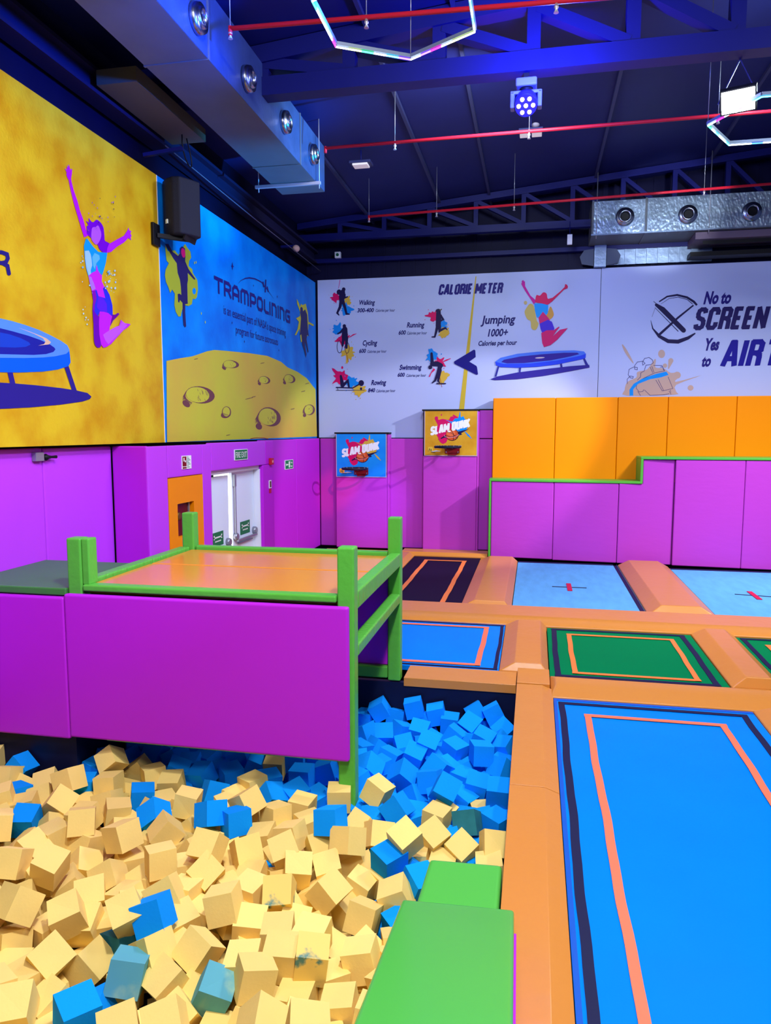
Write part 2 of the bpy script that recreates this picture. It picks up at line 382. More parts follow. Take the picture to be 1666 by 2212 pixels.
# ================================================================== STEPPED BLOCK WITH ORANGE AND PINK PADS
yf = lambda x: 14.45 - .075 * (x - .4)
def wall_pad(label, quad, z0, z1, th, m, name='wall_pad', group=None, bev=.02):
    """quad: front edge from (xa, ya) to (xb, yb), thickness th goes along +n"""
    (xa, ya), (xb, yb), n = quad
    n = Vector(n)
    a, c = Vector((xa, ya, z0)), Vector((xb, yb, z0)); g = (c - a).normalized() * .003
    a += g; c -= g
    up = Vector((0, 0, z1 - z0))
    o = MB().hexa([a, c, c + n * th, a + n * th, a + up, c + up, c + n * th + up, a + n * th + up]).build(name, m, bevel=bev)
    return tag(o, label, 'wall pad', group)
XS = [-.815, .38, 1.567, 2.546, 3.717, 4.95]
N = (0, 1, 0)
GP = 'pink wall pads of the stepped block'
wall_pad('pink pad at the left end of the stepped block, next to the black bed', ((XS[0], yf(XS[0])), (XS[1], yf(XS[1])), N), .03, 1.53, .08, PINK, group=GP)
wall_pad('second pink pad from the left on the stepped block, under the low green ledge', ((XS[1], yf(XS[1])), (XS[2], yf(XS[2])), N), .02, 1.53, .08, PINK, group=GP)
# the pad with the step is one L-shaped cushion
y_ = yf(1.76)
o = MB().prism([(XS[2] + .003, y_, .02), (XS[3] - .003, y_, .02), (XS[3] - .003, y_, 1.985), (1.985, y_, 1.985), (1.985, y_, 1.53), (XS[2] + .003, y_, 1.53)], (0, .08, 0)).build('wall_pad', PINK, bevel=.02)
tag(o, 'L shaped pink pad at the step of the green ledge', 'wall pad', GP)
wall_pad('tall pink pad just right of the ledge step', ((XS[3], yf(XS[3])), (XS[4], yf(XS[4])), N), .02, 1.985, .08, PINK, group=GP)
wall_pad('tall pink pad cut off by the right picture edge', ((XS[4], yf(XS[4])), (XS[5], yf(XS[5])), N), .02, 1.985, .08, PINK, group=GP)
t = thing('stepped_ledge', 'green padded ledge stepping up between the orange and pink pads', 'ledge', (2, 14.6, 0))
e = .02
def yb(x): return yf(x) - e
MB().hexa([(-.86, yb(-.86), 1.532), (1.98, yb(1.98), 1.532), (1.98, 14.95, 1.532), (-.86, 14.95, 1.532), (-.86, yb(-.86), 1.578), (1.98, yb(1.98), 1.578), (1.98, 14.95, 1.578), (-.86, 14.95, 1.578)]).build('lower_tread', GREEN, t, bevel=.01, seg=2)
MB().hexa([(1.935, yb(1.93), 1.988), (4.95, yb(4.95), 1.988), (4.95, 14.95, 1.988), (1.935, 14.95, 1.988), (1.935, yb(1.93), 2.034), (4.95, yb(4.95), 2.034), (4.95, 14.95, 2.034), (1.935, 14.95, 2.034)]).build('upper_tread', GREEN, t, bevel=.01, seg=2)
MB().hexa([(1.935, yb(1.93), 1.57), (1.983, yb(1.98), 1.57), (1.983, 14.95, 1.57), (1.935, 14.95, 1.57), (1.935, yb(1.93), 1.99), (1.983, yb(1.98), 1.99), (1.983, 14.95, 1.99), (1.935, 14.95, 1.99)]).build('riser', GREEN, t, bevel=.01, seg=2)
MB().hexa([(-.86, yb(-.86), .03), (-.818, yb(-.82), .03), (-.818, 14.95, .03), (-.86, 14.95, .03), (-.86, yb(-.86), 1.535), (-.818, yb(-.82), 1.535), (-.818, 14.95, 1.535), (-.86, 14.95, 1.535)]).build('side_trim', GREEN, t, bevel=.01, seg=2)
MB().hexa([(-.81, 14.66, .03), (4.95, 14.3, .03), (4.95, 14.94, .03), (-.81, 14.94, .03), (-.81, 14.66, 1.53), (4.95, 14.3, 1.53), (4.95, 14.94, 1.53), (-.81, 14.94, 1.53)]).build('core', mat('dark_plywood', (60, 40, 60), rough=.8), t)
XO = [-.83, .387, 1.562, 2.482, 3.703, 4.95]
for i, lab in enumerate(['amber pad at the left end of the high row, beside the yellow slam dunk board', 'second amber pad from the left in the high row', 'third amber pad in the high row, above the ledge step', 'fourth amber pad in the high row, above the upper green ledge', 'amber pad of the high row cut off by the right picture edge']):
    wall_pad(lab, ((XO[i], 14.955), (XO[i + 1], 14.955), N), 1.4, 3.16, .3, ORANGE_W, group='amber pads of the high row', bev=.018)

# ================================================================== BACK WALL PADS, SLAM DUNK COLUMNS
GB = 'pink pads on the back wall'
wall_pad('narrow pink pad in the room corner left of the blue slam dunk board', ((-4.5, 15.2), (-4.11, 15.2), N), .05, 2.352, .08, PINK, group=GB)
wall_pad('pink pad between the two slam dunk columns', ((-2.97, 15.2), (-2.26, 15.2), N), .05, 2.352, .08, PINK, group=GB)
wall_pad('short pink pad at the upper right of the yellow slam dunk board', ((-1.115, 15.2), (-.84, 15.2), N), 2.36, 2.93, .08, PINK, group=GB)
wall_pad('tall narrow pink pad right of the second slam dunk column', ((-1.115, 15.22), (-.84, 15.22), N), .05, 2.345, .08, PINK, group=GB)
for (x0, x1, zt, zb, lab) in [(-4.10, -2.98, 2.47, 1.56, 'pink padded column carrying the blue slam dunk board'), (-2.245, -1.125, 2.935, 2.015, 'pink padded column carrying the yellow slam dunk board')]:
    t = thing('padded_column', lab, 'column', ((x0 + x1) / 2, 15.1, 0), 'padded slam dunk columns')
    MB().box((x0, 15.02, .05), (x1 - .02, 15.3, zb - .01)).build('front_pad', PINK, t, bevel=.02)
    MB().box((x1 - .018, 15.02, .05), (x1 + .02, 15.3, zt - .03)).build('side_pad', PINK, t, bevel=.012)
    MB().box((x0, 15.06, zb - .01), (x1 - .03, 15.3, zt - .02)).build('core', BLACK, t)
    MB().box((x0 - .02, 14.99, zt - .02), (x1 + .02, 15.3, zt + .012)).build('cap', BLACK, t)

# ================================================================== LEFT WALL PADS
GL = 'violet pads on the left wall'
L = (-1, 0, 0)
wall_pad('violet wall pad at the left picture edge, above the green side platform', ((-4.71, 3.9), (-4.71, 6.40), L), .3, 2.34, .07, PURPLE_W, group=GL)
o = MB().prism([(-4.71, 6.405, .3), (-4.71, 7.596, .3), (-4.71, 7.596, 2.335), (-4.71, 6.405, 2.335)], (-.07, 0, 0)).build('wall_pad', PURPLE_W, bevel=.02)
tag(o, 'violet wall pad just left of the padded corner return', 'wall pad', GL)
wall_pad('dark violet pad on the short wall return facing the camera', ((-4.71, 7.6), (-4.275, 7.6), N), .3, 2.335, .06, PURPLE, group=GL)
FX = -4.27
def lp(label, y0, y1, z0, z1, m=PURPLE_W, x=FX, th=.08): return wall_pad(label, ((x, y0), (x, y1), L), z0, z1, th, m, group=GL, bev=.015)
lp('narrow violet pad left of the orange hose cabinet surround', 7.6, 8.065, .05, 2.33)
lp('violet pad above the orange hose cabinet surround, with a fire notice', 8.07, 9.0, 1.945, 2.33)
lp('slim violet pad between the orange hose cabinet surround and the door', 9.005, 9.275, .05, 2.33)
lp('violet header pad over the double door, with the FIRE EXIT sign', 9.28, 11.33, 1.965, 2.345)
lp('slim purple pad right of the door, with the red call point', 11.2, 11.7, .05, 1.962, PURPLE)
lp('short purple pad end beside the header pad', 11.335, 11.7, 1.965, 2.345, PURPLE)
lp('purple pad right of the door, with the green direction sign', 11.72, 13.6, .05, 2.352, PURPLE, -4.5, .07)
lp('purple pad nearest the room corner on the left wall', 13.605, 15.19, .05, 2.355, PURPLE, -4.5, .07)
b = MB().box((-4.6, 7.68, .0), (-4.37, 9.26, 2.32)); struct(b.build('wall_return', NAVYB))
# hose cabinet surround
t = thing('hose_cabinet', 'orange padded surround with a dark glazed fire hose cabinet', 'cabinet', (FX, 8.5, 0))
b = MB(); y0, y1, c0, c1, z0, z1, k0, k1 = 8.07, 9.0, 8.285, 8.73, .05, 1.94, 1.2, 1.615
b.box((FX - .08, y0, z0), (FX, c0, z1)).box((FX - .08, c1, z0), (FX, y1, z1)).box((FX - .08, c0, z0), (FX, c1, k0)).box((FX - .08, c0, k1), (FX, c1, z1))
b.build('surround_pad', ORANGE_W, t)
cdoor = MB().box((FX - .075, c0 + .01, k0), (FX - .06, c1, k1)).build('cabinet_door', mat('hose_red', (92, 14, 20), rough=.3), t)
MB().box((FX - .06, c1 - .06, k0), (FX - .045, c1 - .03, k1)).build('glass_edge', GREYM, cdoor)
MB().lathe((FX - .06, 8.42, 1.45), (1, 0, 0), [(.05, 0), (.05, .012), (.03, .02)], 20).build('lock', mat('dull_brass', (120, 84, 40), rough=.4, metal=.6), cdoor)

# ================================================================== PLATFORM TOWER
t = thing('jump_platform', 'raised jump platform with orange mats, green padded posts and purple front', 'platform', (-2.45, 6.2, -.8))
xl, xr, y0, y1 = -3.65, -1.285, 5.19, 7.25
def gpart(nm, lo, hi, m=GREEN, bev=.018): return MB().box(lo, hi).build(nm, m, t, bevel=bev)
pw = .13
for (x, y, zb) in [(xl, y0, .03), (xr - pw, y0, -1.2), (xl + .02, y1 - pw, .0), (xr - pw, y1 - pw, -.02)]:
    if x == xl: # split cover with a visible seam
        gpart('post', (x, y, zb), (x + .125, y + pw, 1.655)); MB().box((x + .128, y + .01, 1.28), (x + .19, y + pw, 1.652)).build('post_cover', GREEN, t, bevel=.012)
    else: gpart('post', (x, y, zb), (x + pw, y + pw, 1.65))
gpart('front_rail', (xl + .135, y0 - .01, 1.23), (xr - pw - .005, y0 + .10, 1.285))
gpart('left_rail', (xl + .0, y0 + pw + .01, 1.21), (xl + .11, 6.35, 1.295), GREEN_R); gpart('left_rail', (xl + .0, 6.36, 1.21), (xl + .11, y1 - pw - .01, 1.295), GREEN_R)
gpart('rear_rail', (xl + .16, y1 - .11, 1.22), (xr - pw - .005, y1 - .01, 1.30))
gpart('side_rail', (xr - .105, y0 + pw + .005, 1.16), (xr + .0, y1 - pw - .005, 1.30), GREEN_R)
gpart('lower_side_rail', (xr - .105, y0 + pw + .005, .79), (xr - .0, y1 - pw - .005, .885), GREEN_R)
gpart('base_beam', (-3.5, y1 - .12, -.0), (xr - pw - .004, y1 - .02, .12))
gpart('lower_beam', (xl + .26, y0 + .03, -.02), (xr - pw - .003, y0 + .09, .03))
gpart('upper_beam', (-3.5, y1 - .12, 1.09), (xr - pw - .004, y1 - .015, 1.21))
for (a, c) in [(y0 + .105, 6.27), (6.30, y1 - .115)]:
    MB().box((xl + .115, a, 1.19), (xr - .11, c, 1.262)).build('deck_mat', ORANGE_T, t, bevel=.015)
MB().box((xl + .06, y0 + .14, 1.12), (xr - .12, y1 - .13, 1.19)).build('deck_board', mat('plywood', (96, 66, 40), rough=.8), t)
MB().box((xl + .0, y0 - .065, .03), (xr - .03, y0 - .005, 1.215)).build('front_panel', PURPLE, t, bevel=.022)
MB().box((xl + .16, y1 - .07, .125), (xr - pw - .005, y1 - .02, 1.085)).build('rear_panel', PURPLE, t, bevel=.012)
tt = thing('side_platform', 'dark green topped side platform against the left wall', 'platform', (-4.2, 5.7, 0))
MB().box((-4.705, y0 + .02, 1.16), (xl - .01, 6.36, 1.245)).build('top_mat', GREEN_D, tt, bevel=.02)
MB().box((-4.705, y0 - .02, 1.19), (xl - .008, y0 + .018, 1.25)).build('front_edge', mat('edge_green_vinyl', (66, 128, 60), rough=.34, bump=.2, bscale=10), tt, bevel=.012)
MB().box((-4.705, y0 - .06, .01), (xl - .004, y0 - .001, 1.185)).build('front_panel', PURPLE, tt, bevel=.022)
MB().box((-4.705, y0 + .1, .02), (xl - .02, 6.32, 1.155)).build('core', NAVY, tt)

# ================================================================== GREEN MATS BY THE PIT
t = thing('green_mat', 'green padded mat beside the pit rim, half hidden by the nearer green wedge', 'mat', (-.3, 3.8, -.5), 'green mats by the pit')
MB().hexa([(-.53, 3.46, -.55), (-.13, 3.46, -.55), (-.13, 4.05, -.55), (-.53, 4.03, -.55), (-.57, 3.46, .02), (-.13, 3.46, .02), (-.13, 4.05, .02), (-.55, 4.03, .02)]).build('cover', GREEN_M, t, bevel=.03)
t = thing('green_wedge', 'large glossy green wedge mat in the foreground rising toward the camera', 'mat', (-.3, 2.8, -.5), 'green mats by the pit')
GGM = mat('glossy_green_vinyl', (78, 176, 70), rough=.2, bump=.06, bscale=4)
MB().hexa([(-.60, 1.9, .055), (-.03, 1.9, .055), (-.05, 3.5, .055), (-.615, 3.48, .055), (-.585, 1.9, .50), (-.02, 1.9, .56), (-.05, 3.5, .125), (-.615, 3.48, .12)]).build('cover', GGM, t, bevel=.02)
MB().box((-.60, 1.9, -.6), (-.13, 3.44, .05)).build('base_block', GGM, t, bevel=.02)
MB().hexa([(-.05, 1.9, .1), (-.012, 1.9, .1), (-.035, 3.3, .1), (-.05, 3.3, .1), (-.05, 1.9, .5), (-.012, 1.9, .5), (-.035, 3.3, .14), (-.05, 3.3, .14)]).build('side_cover', PURPLE, t)
# ================================================================== DOUBLE DOOR
DX = -4.42
WD = mat('door_white', (222, 236, 250), rough=.35)
d = bpy.data.objects.new('door_1', None); COL.objects.link(d); d.location = (DX, 10.3, 0); d['_o'] = (DX, 10.3, 0)
struct(d)
b = MB().box((DX - .12, 9.3, 1.9), (DX + .08, 11.24, 1.962)).box((DX - .12, 11.17, 0), (DX + .10, 11.25, 1.9)).box((DX - .12, 9.28, 0), (DX + .06, 9.33, 1.9))
b.build('door_frame', WHITE, d, bevel=.006)
MB().box((DX - .045, 9.35, .02), (DX, 10.16, 1.86)).build('door_leaf', WD, d, bevel=.005)
MB().box((DX - .045, 10.30, .02), (DX, 11.16, 1.895)).build('door_leaf', WD, d, bevel=.005)
MB().box((DX - .2, 10.1, 0), (DX - .06, 10.36, 1.895)).build('bright_gap', mat('daylight_slit', (255, 252, 244), emit=(255, 250, 240), estr=1.6), d)
SIGN = mat('sign_green', (0, 116, 66), rough=.4); SW = mat('sign_white', (232, 238, 232), rough=.4)
for (y0, y1, zb, lo) in [(9.40, 10.08, .82, 9.56), (10.36, 11.12, .86, 10.58)]:
    k = MB().bar((DX + .055, y0, zb), (DX + .055, y1, zb + .0), .035, .03).bar((DX + .02, y0 + .1, zb - .06), (DX + .02, y1 - .1, zb - .06), .03, .02)
    o = k.build('push_bar', GREYM, d, bevel=.006)
    for y in (y0, y1):
        MB().lathe((DX, y, zb + .06), (1, 0, 0), [(.06, 0), (.06, .04), (.045, .06)], 16).build('bar_bracket', GREYM, o)
    z0 = zb + .05
    q = MB().box((DX, lo, z0), (DX + .006, lo + .38, z0 + .2)).build('push_sign', SIGN, d)
    k = MB().box((DX + .006, lo + .05, z0 + .115), (DX + .008, lo + .33, z0 + .135))
    for s in (0, 1):
        yy = lo + .05 + s * .25; k.box((DX + .006, yy, z0 + .1), (DX + .008, yy + .03, z0 + .16))
    for i in range(9): k.box((DX + .006, lo + .09 + i * .023, z0 + .06), (DX + .008, lo + .105 + i * .023, z0 + .078))
    k.build('sign_marks', SW, q)
MB().bar((DX + .03, 10.345, .9), (DX + .03, 10.345, 1.86), .025, .025, up=(0, 1, 0)).box((DX, 10.32, 1.68), (DX + .04, 10.38, 1.86)).build('shoot_bolt', GREYM, d, bevel=.004)

# ================================================================== SMALL WALL FITTINGS
def text_pts(s, bold=0.02, shear=0.0, spacing=1.0):
    """flat outline of a word in the built-in face: vertices, faces, cap height 1, left edge 0"""
    c = bpy.data.curves.new('t', 'FONT'); c.body = s; c.size = 1; c.offset = bold; c.space_character = spacing
    c.resolution_u = 3; c.fill_mode = 'FRONT'
    o = bpy.data.objects.new('t', c); COL.objects.link(o)
    dg = bpy.context.evaluated_depsgraph_get(); dg.update()
    me = o.evaluated_get(dg).to_mesh()
    vs = [Vector(v.co) for v in me.vertices]; fs = [tuple(p.vertices) for p in me.polygons]
    o.evaluated_get(dg).to_mesh_clear(); bpy.data.objects.remove(o); bpy.data.curves.remove(c)
    x0 = min(v.x for v in vs); x1 = max(v.x for v in vs); cap = 0.70 + bold
    vs = [((v.x - x0) / (x1 - x0) + 0.0, (v.y + bold * .5) / cap) for v in vs]
    return vs, fs
def put_text(mb, s, org, right, up, m=0, bold=.02, shear=0.0, depth=None):
    """right spans the word, up spans a capital"""
    org, right, up = Vector(org), Vector(right), Vector(up)
    vs, fs = text_pts(s, bold)
    rn = right.normalized()
    mb.add([org + right * x + up * y + rn * (shear * up.length * y) for x, y in vs], fs, m)

def sign(label, y, z, w, h, x=FX, txt=None, name='exit_sign'):
    t = thing(name, label, 'sign', (x, y, z))
    MB().box((x, y, z), (x + .012, y + w, z + h)).build('plate', SIGN, t)
    b = .008
    k = MB()
    for lo, hi in [((y - b, z - b), (y + w + b, z)), ((y - b, z + h), (y + w + b, z + h + b)), ((y - b, z), (y, z + h)), ((y + w, z), (y + w + b, z + h))]:
        k.box((x, lo[0], lo[1]), (x + .014, hi[0], hi[1]))
    k.build('border', SW, t)
    return t
t = sign('green FIRE EXIT sign on the header pad over the double door', 10.06, 2.09, .47, .14)
k = MB(); put_text(k, 'FIRE EXIT', (FX + .014, 10.085, 2.118), (0, .42, 0), (0, 0, .085), bold=.005); k.build('lettering', SW, t)
t = sign('small green direction sign right of the door, with arrow and door symbol', 12.92, 1.81, .44, .155, -4.5)
k = MB(); X = -4.486
k.bar((X, 12.98, 1.888), (X, 13.08, 1.888), .002, .022, up=(0, 0, 1)); k.add([(X, 12.95, 1.888), (X, 13.0, 1.86), (X, 13.0, 1.916)], [(0, 1, 2)]); k.build('arrow', SW, t); k = MB()
k.box((X - .001, 13.11, 1.83), (X, 13.18, 1.945)); k.box((X, 13.125, 1.845), (X + .001, 13.165, 1.93))
k.build('door_symbol', SW, t); k = MB(); put_text(k, 'Fire', (X, 13.22, 1.90), (0, .1, 0), (0, 0, .04), bold=.02); put_text(k, 'Exit', (X, 13.22, 1.835), (0, .1, 0), (0, 0, .04), bold=.02)
k.build('lettering', SW, t)
# fire extinguisher notice
t = thing('fire_notice', 'white and red fire point notice above the orange hose cabinet', 'sign', (FX, 8.42, 2.04))
MB().box((FX, 8.42, 2.035), (FX + .01, 8.67, 2.2)).build('plate', SW, t)
MB().box((FX + .01, 8.43, 2.07), (FX + .013, 8.53, 2.19)).box((FX + .01, 8.43, 2.042), (FX + .013, 8.53, 2.06)).build('red_panel', REDD, t)
k = MB().box((FX + .013, 8.45, 2.13), (FX + .015, 8.475, 2.175)).ball((FX + .014, 8.50, 2.13), .014, 8, 6, 0, (.2, 1, 1))
k.build('symbol', SW, t)
k = MB()
for i in range(8):
    z = 2.185 - i * .018; k.box((FX + .01, 8.55, z - .007), (FX + .012, 8.55 + .04 + .05 * ((i * 7) % 3) / 2, z))
k.build('text_lines', SIGN, t)
t = thing('call_point', 'red break glass call point right of the double door', 'alarm', (FX, 11.52, 1.97))
MB().box((FX, 11.47, 1.955), (FX + .05, 11.585, 2.065)).build('housing', RED, t, bevel=.008)
MB().box((FX + .05, 11.50, 1.99), (FX + .053, 11.555, 2.03)).build('window', mat('call_white', (230, 150, 150)), t)
t = thing('extinguisher_notice', 'small white and red notice plate below the red call point', 'sign', (FX, 11.5, 1.55))
MB().box((FX, 11.46, 1.57), (FX + .01, 11.56, 1.70)).build('plate', SW, t)
MB().box((FX + .01, 11.475, 1.585), (FX + .012, 11.545, 1.685)).build('picture', mat('notice_brown', (90, 60, 50)), t)
MB().box((FX, 11.465, 1.49), (FX + .01, 11.55, 1.56)).build('red_plate', RED, t)
t = thing('wall_box', 'small grey electrical box with black knob between violet pads under the banner', 'switch box', (-4.7, 6.28, 2.2))
MB().box((-4.71, 6.24, 2.215), (-4.66, 6.36, 2.30)).build('housing', GREYM, t, bevel=.006)
MB().lathe((-4.68, 6.37, 2.25), (.2, 1, 0), [(.02, 0), (.035, .03), (.02, .06), (.012, .1), (.016, .16)], 12).build('knob', BLACK, t)

# ================================================================== SPEAKER
t = thing('wall_speaker', 'black loudspeaker on a swivel bracket high on the left wall', 'speaker', (-4.3, 8.75, 5.2))
c = Vector((-4.335, 8.75, 5.215)); ang = math.radians(-38)
def rot(p): return Vector((c.x + p[0] * math.cos(ang) - p[1] * math.sin(ang), c.y + p[0] * math.sin(ang) + p[1] * math.cos(ang), c.z + p[2]))
prof = [(-.13, .17), (-.16, .05), (-.185, -.1), (-.12, -.165), (0, -.185), (.12, -.165), (.185, -.1), (.16, .05), (.13, .17)]
MB().prism([rot((x * 1.1, y * 1.1, -.335)) for x, y in prof], (0, 0, .67)).build('cabinet', CHAR, t, bevel=.025)
MB().box((0, 0, 0), (0, 0, 0))
q = MB().hexa([rot(p) for p in [(-.0, -.212, -.2), (.04, -.212, -.2), (.04, -.19, -.2), (.0, -.19, -.2), (-.0, -.212, -.15), (.04, -.212, -.15), (.04, -.19, -.15), (.0, -.19, -.15)]])
q.build('badge', SW, t)
MB().box((-4.575, 8.42, 4.74), (-4.54, 8.58, 5.0)).build('wall_plate', BLACK, t, bevel=.006)
MB().bar((-4.54, 8.5, 4.86), (-4.25, 8.75, 4.86), .05, .05).bar((-4.25, 8.75, 4.83), (-4.22, 8.75, 4.9), .3, .02, up=(1, 0, 0)).build('arm', BLACK, t)
t = thing('bracket_arm', 'dark steel arm with looped cable above the loudspeaker', 'bracket', (-4.5, 8.4, 5.75))
MB().bar((-4.57, 8.3, 5.72), (-4.1, 8.35, 5.78), .05, .04).build('arm', STEEL, t)
MB().tube([Vector((-4.12, 8.5, 5.95)) + Vector((.0, .12 * math.sin(q * .5), -.3 * math.sin(q * .314))) for q in range(11)], .008, 6).build('cable', BLACK, t)
tag(MB().tube([(-4.45, 8.6, 5.93), (-4.45, 11.8, 5.86), (-4.45, 15.2, 5.82)], .008, 6).build('cable_run', mat('cable_grey', (90, 90, 110))), 'thin grey cable running along the wall above the blue banner', 'cable')
t = thing('wall_camera', 'small pale camera dome on the dark upper wall near the corner', 'camera', (-4.5, 13.6, 5.85))
MB().ball((-4.45, 13.6, 5.9), .07, 12, 8, 0, (1, 1.2, .9)).build('dome', mat('camera_pink', (196, 160, 150)), t); MB().box((-4.74, 13.56, 5.92), (-4.45, 13.64, 5.96)).build('arm', STEEL, t)
t = thing('alarm_beacon', 'small square white detector with green lens on the back wall rail', 'detector', (-4.0, 15.1, 6.1))
pp = at(730, 551, 'y', 15.15)
MB().box((pp.x - .06, 15.12, pp.z - .06), (pp.x + .06, 15.2, pp.z + .06)).build('housing', WHITE, t, bevel=.006)
MB().lathe((pp.x, 15.12, pp.z), (0, -1, 0), [(.03, 0), (.03, .015)], 14).build('lens', mat('lens_green', (20, 90, 60)), t)
t = thing('ceiling_tag', 'small white junction box hanging left of the embossed duct', 'junction box', (.6, 14.6, 6.1))
pp = at(1231, 518, 'y', 14.6)
MB().box((pp.x - .045, 14.56, pp.z - .09), (pp.x + .045, 14.62, pp.z + .09)).build('housing', WHITE, t, bevel=.005)
MB().bar((pp.x, 14.6, pp.z + .09), (pp.x, 14.7, 6.42), .012, .012).build('hanger', STEEL, t)

# ================================================================== DUCTS
def nozzle(t, p, ax, r):
    ring = MB().lathe(p, ax, [(r * .62, 0), (r, .0), (r, .03), (r * .92, .075), (r * .72, .06), (r * .66, .09), (r * .55, .10), (r * .46, .07), (r * .4, .02)], 28, cap=False).build('nozzle_ring', CHROME, t)
    q = Vector(p) + Vector(ax) * .03
    MB().lathe(q, ax, [(r * .42, -.01), (r * .42, .012)], 20).build('nozzle_throat', BLACK, ring)
t = thing('air_duct', 'long rectangular air duct with four round jet nozzles above the left banners', 'duct', (-3.4, 7, 6.3), 'air ducts')
dx0, dx1, dz = -3.76, -3.11, 6.0
MB().box((dx0, 1.0, dz), (dx1, 10.87, dz + .63)).build('duct_body', DUCT_D, t)
MB().box((dx1, 1.0, dz + .002), (dx1 + .006, 10.86, dz + .628)).build('side_sheet', DUCT_B, t)
for y in (3.6, 6.9, 9.7):
    MB().box((dx0 - .01, y, dz - .008), (dx1 + .014, y + .03, dz + .64)).build('flange', DUCT_D, t)
for y, z in ((5.45, 6.22), (6.64, 6.22), (7.84, 6.23), (9.04, 6.26), (10.2, 6.29)):
    nozzle(t, (dx1 + .006, y, z), (1, 0, 0), .135)
t2 = thing('duct_hanger', 'threaded rod hanger with a perforated bar under the end of the long duct', 'hanger', (-3.5, 10.4, 5.97))
MB().box((-4.0, 10.38, 5.955), (-3.03, 10.42, 5.995)).build('bar', mat('zinc', (190, 186, 196), rough=.4, metal=.4), t2)
for x in (-3.05, -3.95): MB().tube([(x, 10.4, 5.9), (x, 10.4, zr(x))], .008, 6).build('rod', mat('zinc'  , (190, 186, 196)), t2)
t = thing('branch_duct', 'flat grey ceiling panel duct between the wall and the long duct', 'duct', (-4.4, 8, 6.1))
MB().box((-4.51, 7.28, 6.05), (-4.06, 8.9, 6.2)).build('duct_body', mat('olive_sheet', (92, 88, 74), rough=.6), t)
t = thing('silver_duct', 'embossed silver duct with round nozzles hung before the back wall', 'duct', (2.8, 14.8, 6.3), 'air ducts')
EMB = mat('embossed_silver', (168, 190, 214), rough=.3, metal=.8, bump=.35, bscale=24, stretch=(1, 1, .6), var=.3, vscale=4, detail=1.0)
MB().box((.95, 14.41, 6.06), (6.0, 15.2, 6.66)).build('duct_body', DUCT_D, t)
MB().box((.95, 14.395, 6.075), (1.86, 14.41, 6.65)).build('front_sheet', EMB, t); MB().box((1.90, 14.395, 6.075), (6.0, 14.41, 6.66)).build('front_sheet', EMB, t)
for x in (.935, 1.86): MB().box((x, 14.385, 6.05), (x + .035, 15.2, 6.67)).build('flange', DUCT_D, t)
MB().box((.93, 14.37, 6.055), (6.0, 14.41, 6.078)).build('lower_lip', DUCT, t)
for px, py in ((1350, 469), (1486, 464), (1624, 458)):
    p = at(px, py, 'y', 14.39); nozzle(t, (p.x, 14.395, p.z), (0, -1, 0), .165)
nozzle(t, (5.1, 14.395, 6.34), (0, -1, 0), .165)
for X in (1.02, 2.95):
    o = MB().tube([(X, 14.4, 6.0), (X, 14.4, zr(X))], .009, 6).build('hanger_rod', GREYM); tag(o, 'thin hanger rod at the left end of the embossed silver duct' if X < 2 else 'thin hanger rod at the middle of the embossed silver duct', 'rod')
t = thing('fan_coil_unit', 'dark purple grey unit hanging under the right part of the embossed duct', 'air unit', (3.6, 14.8, 5.9))
MB().box((2.75, 14.5, 5.93), (6.0, 15.2, 6.05)).build('casing', mat('mauve_sheet', (98, 84, 104), rough=.5), t)
MB().box((2.75, 14.9, 5.72), (6, 15.2, 5.80)).box((2.9, 14.6, 5.86), (6, 14.62, 5.92)).build('slot', BLACK, t)

# ================================================================== SPRINKLER PIPES
def pipe(label, Y, z0, x0, x1, slope, drops):
    t = thing('sprinkler_pipe', label, 'pipe', (x0, Y, z0), 'red sprinkler pipes')
    zz = lambda x: z0 + slope * (x - x0)
    MB().tube([(x0, Y, zz(x0)), (x1, Y, zz(x1))], .021, 10).tube([(x0, Y, zz(x0) + .02), (x0, Y, zz(x0) - .06)], .02, 8).build('pipe', RED, t)
    for x in drops:
        MB().lathe((x, Y, zz(x) + .02), (0, 0, -1), [(.014, 0), (.014, .05), (.02, .055), (.02, .07), (.01, .08), (.022, .11)], 10).build('sprinkler_head', mat('brushed_nickel', (190, 186, 190), rough=.3, metal=.7), t)
        MB().tube([(x, Y, zz(x)), (x, Y, zr(x) - .01)], .005, 5).build('hanger', GREYM, t)
pipe('red sprinkler pipe nearest the camera, behind the hexagon light', 6.82, 6.2, -2.84, 6, -.028, (-2.84, -1.55, .1, 1.8))
pipe('red sprinkler pipe in the middle, below the moving head light', 9.78, 6.2, -2.78, 6, .004, (-1.85, -.15, 2.05))
pipe('red sprinkler pipe farthest from the camera, above the silver duct', 12.92, 6.2, -2.9, 6, .0215, (-2.9, -1.72, -.42, 2.55))

